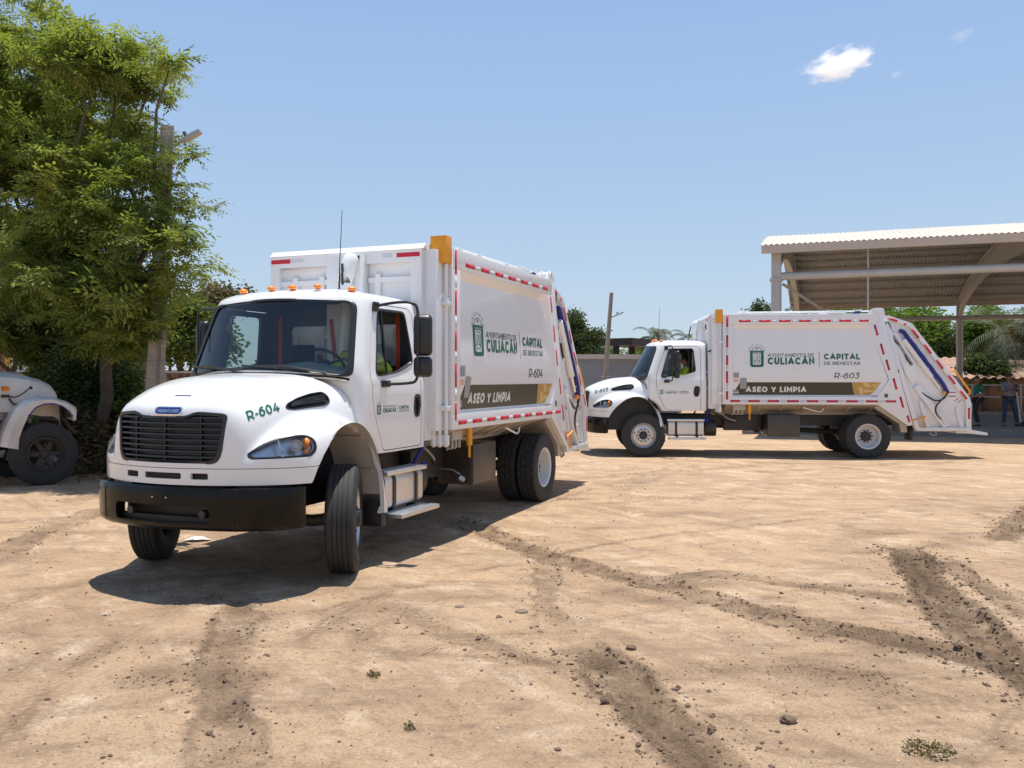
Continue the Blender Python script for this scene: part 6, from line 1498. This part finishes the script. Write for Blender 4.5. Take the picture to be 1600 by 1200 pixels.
# ---------------------------------------------------------------- old lorry at the left edge
M['oldwhite'] = mat('aged_white_paint', (.76,.75,.71), .42, noise=.12, nscale=3.5, bump=.08, bscale=5, dirt=(DUST, .9, 2.2))
M['rust'] = mat('rusty_steel', (.10,.055,.035), .85, noise=.4, nscale=8, bump=.4, bscale=25)
def old_truck():
    T = empty('old_truck', (-8.89, 15.87, 0), R(45)); tag(T, 'old white truck cut off by the left edge, big dark spoked wheel under its fender', 'truck')
    def prof_loft(secs, nm, m, bev=0): g = MB(); g.loft(secs); return g.build(nm, m, T, bevel=bev, smooth=38)
    # bonnet: sections across, from cowl to nose
    hs = []
    for x, w, zt, zb in ((-.66,.80,2.00,1.30),(-.45,.79,1.985,1.28),(-.2,.77,1.95,1.25),(.05,.75,1.88,1.2),(.22,.72,1.79,1.2),(.31,.68,1.68,1.15),(.36,.64,1.5,1.1),(.38,.62,1.2,.95)):
        half = [(0, zt), (w*.5, zt-.01), (w*.80, zt-.035), (w*.95, zt-.10), (w, zt-.20), (w, (zt+zb)/2), (w, zb)]
        ring = [(x, y, z) for y, z in half]+[(x, -y, z) for y, z in half[::-1][:-1]]; hs.append(ring)
    prof_loft(hs, 'hood', M['oldwhite'])
    for s in (1, -1):
        outer = [(-.70,.72),(-.66,.90),(-.58,1.12),(-.46,1.36),(-.30,1.50),(-.08,1.545),(.15,1.53),(.34,1.47),(.49,1.37),(.52,1.30),(.50,1.16)]
        inner_ = [(-.44,.66),(-.43,.84),(-.37,1.03),(-.29,1.22),(-.17,1.37),(-.03,1.43),(.12,1.43),(.26,1.38),(.37,1.29),(.43,1.20),(.45,1.12)]
        secs = []
        for (ox, oz), (ix, iz) in zip(outer, inner_):
            secs.append([(ix, s*1.12, iz), (ix*.35+ox*.65, s*1.13, iz*.35+oz*.65), (ox, s*1.06, oz), (ox, s*.66, oz+.01), (ox*.6+ix*.4, s*.66, oz*.6+iz*.4), (ix, s*1.08, iz)])
        prof_loft(secs, 'fender', M['oldwhite'])
        MB().tube([(ix, s*1.125, iz) for ix, iz in inner_[3:10]], .010, 6).build('blue_arch_trim', M['blue'], T, smooth=60)
        MB().box(-.60, -.50, s*.80, s*.84, 1.66, 1.72).build('old_marker', M['orange'], T)
    MB().box(-.62, -.52, -.802, -.812, 1.68, 1.735).build('side_marker', M['orange'], T, bevel=.004)
    g = MB(); g.tube(lerp_pts([(-.50,-.80,1.56),(-.42,-.86,1.55),(-.33,-.92,1.60),(-.22,-.95,1.70)], 4), .012, 8); g.sphere((-.20,-.96,1.71), .03); g.box(-.62,-.50,-.79,-.84,1.545,1.59); g.build('hood_latch', M['black'], T, smooth=50)
    g = MB(); g.tube(lerp_pts([(-.50,-.80,1.53),(-.46,-.82,1.46),(-.40,-.84,1.42),(-.25,-.86,1.47)], 4), .016, 6); g.build('latch_strap', M['black'], T)
    # cab
    cb = []
    for z, x0, w in ((.72,-.72,1.0),(1.3,-.66,1.02),(1.98,-.66,1.0),(2.05,-.72,.98),(2.62,-1.02,.86),(2.74,-1.15,.78)):
        cb.append([(x0, -w*.8, z), (x0-.10, -w, z), (-2.15, -w, z), (-2.25, -w*.8, z), (-2.25, w*.8, z), (-2.15, w, z), (x0-.10, w, z), (x0, w*.8, z)])
    cab = prof_loft(cb, 'cab', M['oldwhite'], .02)
    for s in (1, -1):
        g = MB(); g.prism(roundpoly([(-.98,2.05),(-1.20,2.58),(-1.85,2.58),(-1.88,2.02)], .05, 3), 1, s*.86, s*1.006); v = []
        for x, y, z in g.v: v.append((x, y-(s*.12*max(0, (z-2.0)/.6)) if abs(y) > .9 else y, z))
        g.v = v; g.build('side_window', M['interior'], T)
        pts = [(-.80,s*1.022,.80),(-.74,s*1.022,1.35),(-.80,s*1.008,1.95)]; MB().tube(pts, .006, 4).build('door_gap', M['interior'], T)
    MB().prism([(-.78,2.08),(-1.02,2.56),(-1.00,2.57),(-.755,2.09)], 1, -.72, .72).build('windscreen', M['interior'], T)
    # wheels, axle, frame, battered front
    for s in (1, -1):
        rim = MB().lathe([(.30,-.11),(.30,.10),(.27,.115),(.26,.03),(.24,.02)], 36, axis=1); r_ = rim.build('wheel', M['wheelblack'], T, smooth=40, loc=(0, s*.95, .55)); 
        if s < 0: r_.rotation_euler = (0, 0, math.pi)
        h = MB(); h.lathe([(.0,.10),(.06,.10),(.08,.07),(.10,.02),(.10,-.02)], 20, axis=1); h.build('hub', M['wheelblack'], r_, smooth=40)
        for k in range(6):
            a = k*math.pi/3; c, sn = math.cos(a), math.sin(a); p = [(-.045,.06),(.045,.06),(.035,.25),(.055,.285),(-.055,.285),(-.035,.25)]
            g = MB(); g.add([(c*b+sn*a_, .05+(.02 if j < 2 else 0), sn*b-c*a_) for j, (a_, b) in enumerate(p)]+[(c*b+sn*a_, .0, sn*b-c*a_) for a_, b in p], [tuple(range(6)), tuple(range(6, 12))[::-1]]+[(i, (i+1) % 6, 6+(i+1) % 6, 6+i) for i in range(6)]); g.build('spoke', M['wheelblack'], r_, bevel=.008)
        g = MB(); g.lathe([(.30,-.10),(.33,-.135),(.42,-.15),(.50,-.14),(.545,-.12),(.553,-.06),(.54,-.05),(.553,-.04),(.553,.04),(.54,.05),(.553,.06),(.545,.12),(.50,.14),(.42,.15),(.33,.135),(.30,.10)], 72, axis=1, close=True, rf=lambda r, o, a, j: r-(.012 if (int(a/(2*math.pi)*36+.5) % 2 and r > .54 and abs(o) > .05) else 0)); g.build('tyre', M['tyre'], r_, smooth=35)
    g = MB(); g.tube([(0,-.85,.55),(0,.85,.55)], .06, 10); g.box(-2.4,.62,-.46,-.38,.70,.90); g.box(-2.4,.62,.38,.46,.70,.90); g.build('frame_and_axle', M['rust'], T)
    MB().box(-.95, -.75, -.95, -.62, .62, .70).build('step', M['rust'], T, bevel=.01)
    for y in (-.62, .62): MB().tube([(.42,y,1.16),(.50,y*1.1,1.0),(.62,y*1.1,.88)], .035, 8).build('bumper_bracket', M['rust'], T, smooth=50)
    MB().box(.36, .42, -.60, .60, 1.0, 1.45).build('grille', M['rust'], T, bevel=.01)
    MB().sphere((.47,-.85,1.28), .07, sc=(.6,1,1)).build('headlight', M['lens'], T, smooth=60)
    MB().box(.42, .50, -1.02, -.74, 1.18, 1.33).build('lamp_housing', M['rust'], T, bevel=.01)
old_truck()

# ---------------------------------------------------------------- people
def skin(nodes, edges, radii, sub=1):
    me = bpy.data.meshes.new('skin'); me.from_pydata([tuple(n) for n in nodes], edges, []); o = bpy.data.objects.new('tmp', me); C.objects.link(o)
    o.modifiers.new('s', 'SKIN'); sv = me.skin_vertices
    for v, r in zip(sv[0].data, radii): v.radius = r if isinstance(r, (tuple, list)) else (r, r)
    sv[0].data[0].use_root = True
    m = o.modifiers.new('u', 'SUBSURF'); m.levels = sub; m.render_levels = sub
    dg = bpy.context.evaluated_depsgraph_get(); dg.update(); out = bpy.data.meshes.new_from_object(o.evaluated_get(dg)); bpy.data.objects.remove(o)
    out.polygons.foreach_set('use_smooth', [True]*len(out.polygons)); return out
def chain(N, E, Rr, start, pts, rad):
    i = start
    for p, r in zip(pts, rad): N.append(Vector(p)); Rr.append(r); E.append((i, len(N)-1)); i = len(N)-1
    return i
def make_person(J, label, shirt, pants, fwd, loc, rz, extra=None, hat=None, vest=False, shoes='black', height=1.0):
    """J: joint positions; loc/rz place the figure"""
    T = empty('person', loc, rz); tag(T, label, 'person'); V = lambda k: Vector(J[k])*height
    N, E, Rr = [V('pelvis')], [], [(.14, .11)]
    ch = chain(N, E, Rr, 0, [V('pelvis').lerp(V('chest'), .5), V('chest')], [(.13,.10), (.15,.11)])
    nk = chain(N, E, Rr, ch, [V('neck'), V('neck').lerp(V('head'), .45)], [.055, .055])
    up = (V('head')-V('neck')).normalized(); f = Vector(fwd).normalized(); H = V('head')
    hd = chain(N, E, Rr, nk, [H-up*.05+f*.012, H+up*.03, H+up*.085], [(.075,.085), (.082,.095), (.06,.07)])
    for s in ('L', 'R'):
        a = chain(N, E, Rr, ch, [V('sh'+s), V('sh'+s).lerp(V('el'+s), .5), V('el'+s), V('el'+s).lerp(V('ha'+s), .5), V('ha'+s)], [.062, .052, .042, .038, .028])
        d = (V('ha'+s)-V('el'+s)).normalized(); side = d.cross(up).normalized(); palm_ = V('ha'+s)+d*.06
        pm = chain(N, E, Rr, a, [palm_], [(.028, .018)])
        for q, L_ in ((-1.5,.055),(-.5,.068),(.5,.064),(1.5,.05)): chain(N, E, Rr, pm, [palm_+side*q*.015+d*.03, palm_+side*q*.017+d*L_-up*.012, palm_+side*q*.017+d*(L_+.012)-up*.03], [.0085, .008, .007])
        chain(N, E, Rr, a, [V('ha'+s)+side*.035+d*.035, V('ha'+s)+side*.04+d*.065], [.010, .008])
        l = chain(N, E, Rr, 0, [V('hp'+s), V('hp'+s).lerp(V('kn'+s), .5), V('kn'+s), V('kn'+s).lerp(V('an'+s), .4), V('an'+s)], [.10, .08, .058, .055, .038])
        fd = Vector(J.get('toe'+s, fwd)).normalized(); chain(N, E, Rr, l, [V('an'+s)+fd*.10+Vector((0,0,-.045)), V('an'+s)+fd*.17+Vector((0,0,-.05))], [.035, .028])
    body = skin(N, E, Rr, 1); body.materials.append(M['skin']); link('body', body, T)
    def garment(nm, start, chains, m, rs):
        N, E, Rr = [start[0]], [], [start[1]]; ids = {0: 0}
        for key, frm, pts, rad in chains: ids[key] = chain(N, E, Rr, ids[frm], pts, rad)
        g = skin(N, E, Rr, 1); g.materials.append(m); link(nm, g, T)
    c = [('c', 0, [V('pelvis').lerp(V('chest'), .5), V('chest')], [(.15,.12), (.17,.13)]), ('n', 'c', [V('neck')-up*.03], [.075])]
    for s in ('L', 'R'): c.append((s, 'c', [V('sh'+s), V('sh'+s).lerp(V('el'+s), .5), V('el'+s)]+([V('el'+s).lerp(V('ha'+s), .75)] if vest else []), [.078, .068, .06]+([.05] if vest else [])))
    garment('shirt', (V('pelvis')+up*.02, (.155,.125)), c, M[shirt], 0)
    c = []
    for s in ('L', 'R'): c.append((s, 0, [V('hp'+s), V('hp'+s).lerp(V('kn'+s), .5), V('kn'+s), V('kn'+s).lerp(V('an'+s), .5), V('an'+s)+Vector((0,0,.03))], [.112, .095, .075, .068, .062]))
    garment('trousers', (V('pelvis'), (.155,.122)), c, M[pants], 0)
    for s in ('L', 'R'):
        fd = Vector(J.get('toe'+s, fwd)).normalized(); a = V('an'+s); g = MB(); sd_ = fd.cross(Vector((0,0,1)))
        g.loft([[a+fd*x+sd_*(w*k)+Vector((0,0,z0 if j in (0, 3) else z1)) for j, k in enumerate((-1,-1,1,1))] for x, w, z0, z1 in ((-.07,.035,-.085,.0),(-.03,.042,-.085,.02),(.06,.048,-.085,-.01),(.15,.045,-.085,-.04),(.19,.03,-.085,-.055))]); g.build('shoe', M[shoes], T, bevel=.008)
    # face and hair
    sd_ = f.cross(up).normalized()
    g = MB(); g.sphere(H+up*.055-f*.015, .098, 16, 10, (1,1,.95)); g.v = [v for v in g.v]
    keep = MB(); cen = H+up*.055-f*.015
    for v in g.v:
        q = Vector(v)-cen; k = q.dot(f)
        if k > .03 and q.dot(up) < .045: q = q*.72
        keep.v.append(tuple(cen+q))
    keep.f = g.f
    if J.get('long'): keep.sphere(cen-f*.05-up*.10, .075, 12, 8, (1,1,1.5))
    keep.build('hair' if hat is None else hat, M['hair'], T, smooth=60)
    g = MB(); nose = H+f*.098+up*.005; g.loft([[nose+up*.03-f*.008+sd_*a*.5 for a in (-.008,.008)]+[nose+up*.03-f*.02], [nose+sd_*a-up*.005 for a in (-.014,.014)]+[nose-f*.02-up*.012]]); g.build('nose', M['skin'], T)
    for s in (-1, 1):
        MB().sphere(H+f*.083+up*.033+sd_*s*.032, .011, 8, 6).build('eye', M['offwhite'] if False else M['interior'], T, smooth=60)
        MB().sphere(H+sd_*s*.088+up*.005-f*.01, .022, 8, 6, (.5,.5,1.2)).build('ear', M['skin'], T, smooth=60)
    g = MB(); g.tube([H+f*.088-up*.042+sd_*x for x in (-.022, 0, .022)], .005, 6); g.build('mouth', M['belt'], T)
    if extra: extra(T, V)
    return T
M['greenshirt'] = mat('green_polo', (.012,.12,.075), .8); M['darkpants'] = mat('dark_trousers', (.012,.014,.022), .85); M['jeans'] = mat('blue_jeans', (.028,.045,.085), .85, noise=.2)
M['tee'] = mat('dark_plum_tee', (.035,.022,.04), .85)
def plaid():
    m = mat('plaid_shirt', (.20,.18,.22), .85); t = m.node_tree; p = t.nodes['Principled BSDF']; tc = t.nodes.new('ShaderNodeTexCoord'); w1 = t.nodes.new('ShaderNodeTexChecker'); w1.inputs['Scale'].default_value = 22
    w1.inputs[1].default_value = (.30,.28,.33,1); w1.inputs[2].default_value = (.08,.07,.12,1); t.links.new(tc.outputs['Object'], w1.inputs[0]); t.links.new(w1.outputs[0], p.inputs['Base Color']); return m
M['plaid'] = plaid()
def seat_pose(): return dict(pelvis=(-1.02,.46,1.76), chest=(-1.12,.46,2.04), neck=(-1.11,.46,2.19), head=(-1.06,.46,2.32), shL=(-1.10,.66,2.12), elL=(-1.00,.90,1.93), haL=(-.60,.66,2.06), shR=(-1.10,.27,2.12), elR=(-.90,.18,1.90), haR=(-.56,.32,2.08),
    hpL=(-.95,.56,1.74), knL=(-.58,.60,1.76), anL=(-.44,.58,1.30), hpR=(-.95,.36,1.74), knR=(-.58,.32,1.76), anR=(-.44,.34,1.30))
for tr, lb in ((truck, 'driver in a yellow safety shirt inside the cab of the front truck'), (truck2, 'driver in a yellow safety shirt at the window of the second truck')):
    make_person(seat_pose(), lb, 'hivis', 'darkpants', (1,0,0), tuple(tr.location), tr.rotation_euler.z, vest=True)
def badge(T, V):
    c = V('chest'); MB().box(-.03, .03, -.003, .003, -.045, .045).build('badge_card', M['offwhite'], T, loc=(c.x+.04, c.y-.16, c.z-.12))
g0 = .30
W_ = dict(pelvis=(0,0,.95), chest=(-.01,0,1.25), neck=(0,0,1.42), head=(.0,-.01,1.54), shL=(.05,.17,1.36), elL=(.10,.20,1.10), haL=(-.08,.10,.98), shR=(.05,-.17,1.36), elR=(.14,-.20,1.10), haR=(.0,-.16,.95),
    hpL=(.02,.09,.90), knL=(.0,.10,.50), anL=(.12,.10,.085), hpR=(.0,-.09,.90), knR=(-.12,-.10,.52), anR=(-.02,-.10,.085), toeL=(-.3,-.8,0), toeR=(-1,-.3,0), long=True)
make_person(W_, 'woman in a green polo and dark trousers standing in shade behind the tailgate', 'greenshirt', 'darkpants', (-.4,-.9,0), (15.55,29.0,g0), 0, badge)
def gear(T, V):
    h = V('haL'); g = MB(); g.box(-.07, .07, -.03, .03, -.045, .045); g.tube([(0,-.03,0),(0,-.09,0)], .03, 12); g.build('camera', M['black'], T, loc=(.02,-.38,1.36))
Mn = dict(pelvis=(0,0,.98), chest=(0,-.01,1.30), neck=(0,0,1.48), head=(.0,-.02,1.61), shL=(.19,0,1.42), elL=(.27,-.12,1.20), haL=(.08,-.34,1.33), shR=(-.19,0,1.42), elR=(-.26,-.12,1.20), haR=(-.06,-.34,1.33),
    hpL=(.10,0,.93), knL=(.20,-.02,.50), anL=(.30,.02,.085), hpR=(-.10,0,.93), knR=(-.15,-.03,.50), anR=(-.16,.02,.085), toeL=(.5,-.8,0), toeR=(-.3,-.9,0))
make_person(Mn, 'man in plaid shirt and jeans standing legs apart at the right edge with a camera', 'plaid', 'jeans', (0,-1,0), (16.62,29.0,g0), 0, gear, vest=True)
T = empty('monopod', (16.98,28.9,g0)); tag(T, 'pale monopod leaning beside the man in the plaid shirt', 'monopod')
MB().tube([(0,0,0),(-.16,.0,1.15)], .016, 8).build('tube_leg', M['offwhite'], T); MB().tube([(-.16,0,1.15),(-.17,0,1.22)], .025, 8).build('grip', M['black'], T)
g = MB(); g.loft([[(x, y*k, z*k2) for y, z in ((-.13,0),(.13,0),(.16,.10),(.08,.20),(-.08,.20),(-.16,.10))] for x, k, k2 in ((-.42,.5,.45),(-.36,.85,.8),(-.1,1,1),(.15,1,1.05),(.34,.9,.8),(.40,.5,.5))]); 
g.tube(lerp_pts([(-.25,0,.19),(-.15,0,.30),(.1,0,.30),(.2,0,.20)], 4), .014, 6)
o = g.build('duffel_bag', M['black'], None, smooth=50); o.location = (17.35,28.9,g0); tag(o, 'black bag lying on the concrete floor beside the man in plaid', 'bag', kind=None)

# ---------------------------------------------------------------- small things on the ground
def put(px, py): x, y = gpt(px, py); return (x, y, gz(x, y))
g = MB(); r = random.Random(4); rings = []
for i in range(9):
    t = i/8; w = math.sin(math.pi*min(max(t, .05), .95)); rings.append([((t-.5)*.30, .075*w*math.cos(a)*(1+.08*r.uniform(-1,1)), .005+.045*w*(.5+.5*math.sin(a))*(1+.12*r.uniform(-1,1))) for a in [2*math.pi*k/12 for k in range(12)]])
g.loft(rings); o = g.build('plastic_bag', M['offwhite'], None, smooth=25); o.location = put(308, 845); o.rotation_euler = (0,0,.2); tag(o, 'crumpled pale plastic bag on the dirt under the front bumper', 'bag')
def weed(px, py, rad, n, m, label, seed):
    x, y, z = put(px, py); rs = np.random.RandomState(seed); V = []; 
    for k in range(n):
        a = rs.uniform(0, 6.28); rr = rad*rs.rand()**.6; p = np.array([math.cos(a)*rr, math.sin(a)*rr*.8, rs.uniform(.0, .035)]); d = rs.normal(0, 1, 3); d[2] = abs(d[2])*.7+.1; Q = _rot(d); s = rs.uniform(.010, .026)
        V += [p+Q @ np.array(v) for v in ((0,-s*.5,0),(.0,0,-s*.35),(0,s*.5,0),(.0,0,s*.35))]
    V = np.array(V); F = np.arange(len(V)).reshape(-1, 4); me = big_mesh('weed', V, F, M[m], False, {'tone': np.repeat(rs.rand(n), 4)})
    o = link('weed', me, None, (x, y, z)); tag(o, label, 'weed', 'weeds on the lot')
weed(1452, 1170, .13, 300, 'leafdry', 'dry low weed at the lower right of the dirt lot', 1); weed(640, 1132, .035, 45, 'leafdry', 'tiny dark weed at the bottom of the dirt lot, middle', 2); weed(584, 1053, .05, 90, 'leafdry', 'dry brown tuft on the dirt below the front wheel', 3)
for k, (px, py, s, lb) in enumerate(((985,1008,.032,'dark clod lying alone right of the middle foreground'), (946,1096,.026,'small dark clod beside the churned track at lower middle'), (780,958,.022,'small clod near the two flat discs'), (800,1018,.028,'flat dark clod on the faint middle track'), (1112,1137,.022,'small twig-like clod near the lower middle right'), (1499,1008,.035,'clod between the two right-hand ruts'), (165,958,.03,'pale stone at left of the foreground'), (1232,1125,.04,'dark clod in the lower right foreground'))):
    V, F = rock_mesh(100+k, 2); x, y, z = put(px, py); me = big_mesh('dirt_clod', V*np.array([s*1.2, s, s*.8]), F, M['pebble' if 'pale' in lb else 'clod'], False); o = link('dirt_clod', me, None, (x, y, z+s*.3)); tag(o, lb, 'clod', 'single clods')
for px, py, lb in ((815,948,'flat brown disc pressed into the dirt, larger and to the right'), (718,942,'flat brown disc pressed into the dirt, smaller and to the left')):
    s = .055 if px > 800 else .04; o = MB().lathe([(s,0),(s*.95,.006),(0,.007)], 20, axis=2).build('flat_disc', mat('stained_disc', (.19,.13,.09), .8), None); x, y, z = put(px, py); o.location = (x, y, z+.004); tag(o, lb, 'disc', 'flat discs')
o = MB().tube([(-.11,-.05,.01),(0,0,.018),(.11,.06,.012)], .005, 6).build('stick', mat('dry_stick', (.42,.30,.17), .8), None); o.location = put(670, 1012); o.rotation_euler = (0,0,.55); tag(o, 'short pale stick lying on the dirt in the foreground', 'stick')
# fallen leaves under the neem
rs = np.random.RandomState(8); V = []
for k in range(6500):
    x = rs.normal(-10, 2.6); y = rs.normal(18.6, 1.5); 
    if not 14.8 < y < 23: continue
    Q = _rot(np.array([rs.normal(0,.3), rs.normal(0,.3), 1])); s = rs.uniform(.05, .11); p = np.array([x, y, gz(x, y)+.012]); V += [p+Q @ np.array(v) for v in ((0,-s*.5,0),(0,0,-s*.3),(0,s*.5,0),(0,0,s*.3))]
V = np.array(V); o = link('leaf_litter', big_mesh('leaf_litter', V, np.arange(len(V)).reshape(-1, 4), leaf_mat('litter_leaves', (.16,.06,.025), (.38,.22,.12), .1), False, {'tone': np.repeat(rs.rand(len(V)//4), 4)})); tag(o, 'fallen brown leaves under the neem and along the fence', 'leaf litter', kind='stuff')

# ---------------------------------------------------------------- cloud
def cloud(px, py, D, rx, rz, label, dens):
    m = bpy.data.materials.new('cloud_vapour'); m.use_nodes = True; t = m.node_tree; t.nodes.clear(); N = lambda k: t.nodes.new(k); L = t.links.new
    o = N('ShaderNodeOutputMaterial'); v = N('ShaderNodeVolumePrincipled'); v.inputs['Color'].default_value = (1,1,1,1); v.inputs['Anisotropy'].default_value = .0
    tc = N('ShaderNodeTexCoord'); n = N('ShaderNodeTexNoise'); n.inputs['Scale'].default_value = 2.3; n.inputs['Detail'].default_value = 6; n.inputs['Roughness'].default_value = .6; L(tc.outputs['Object'], n.inputs['Vector'])
    ln = N('ShaderNodeVectorMath'); ln.operation = 'LENGTH'; L(tc.outputs['Object'], ln.inputs[0])
    a = N('ShaderNodeMath'); a.operation = 'MULTIPLY_ADD'; L(n.outputs[0], a.inputs[0]); a.inputs[1].default_value = 2.3; a.inputs[2].default_value = -.35
    s = N('ShaderNodeMath'); s.operation = 'SUBTRACT'; L(a.outputs[0], s.inputs[0]); L(ln.outputs['Value'], s.inputs[1])
    c = N('ShaderNodeMapRange'); c.inputs[1].default_value = .0; c.inputs[2].default_value = .35; c.inputs[4].default_value = dens; L(s.outputs[0], c.inputs[0]); L(c.outputs[0], v.inputs['Density']); L(v.outputs[0], o.inputs['Volume'])
    em = v.inputs['Emission Strength']; em.default_value = 0
    g = MB(); g.sphere((0,0,0), 1.25, 24, 16); ob = g.build('cloud', m, None, smooth=60); ob.location = P3(px, py, D); ob.scale = (rx, rx*.8, rz); ob.rotation_euler = (0, R(-12), 0); tag(ob, label, 'cloud')
    m.cycles.volume_step_rate = 1.0 if hasattr(m.cycles, 'volume_step_rate') else 1
cloud(1310, 101, 1500, 66, 27, 'small bright white cloud alone in the upper right sky', .05)
cloud(1398, 117, 1500, 13, 9, 'faint wisp of cloud just right of the white cloud', .012)
cloud(1500, 56, 1500, 26, 14, 'faint wisp of cloud near the upper right corner', .006)
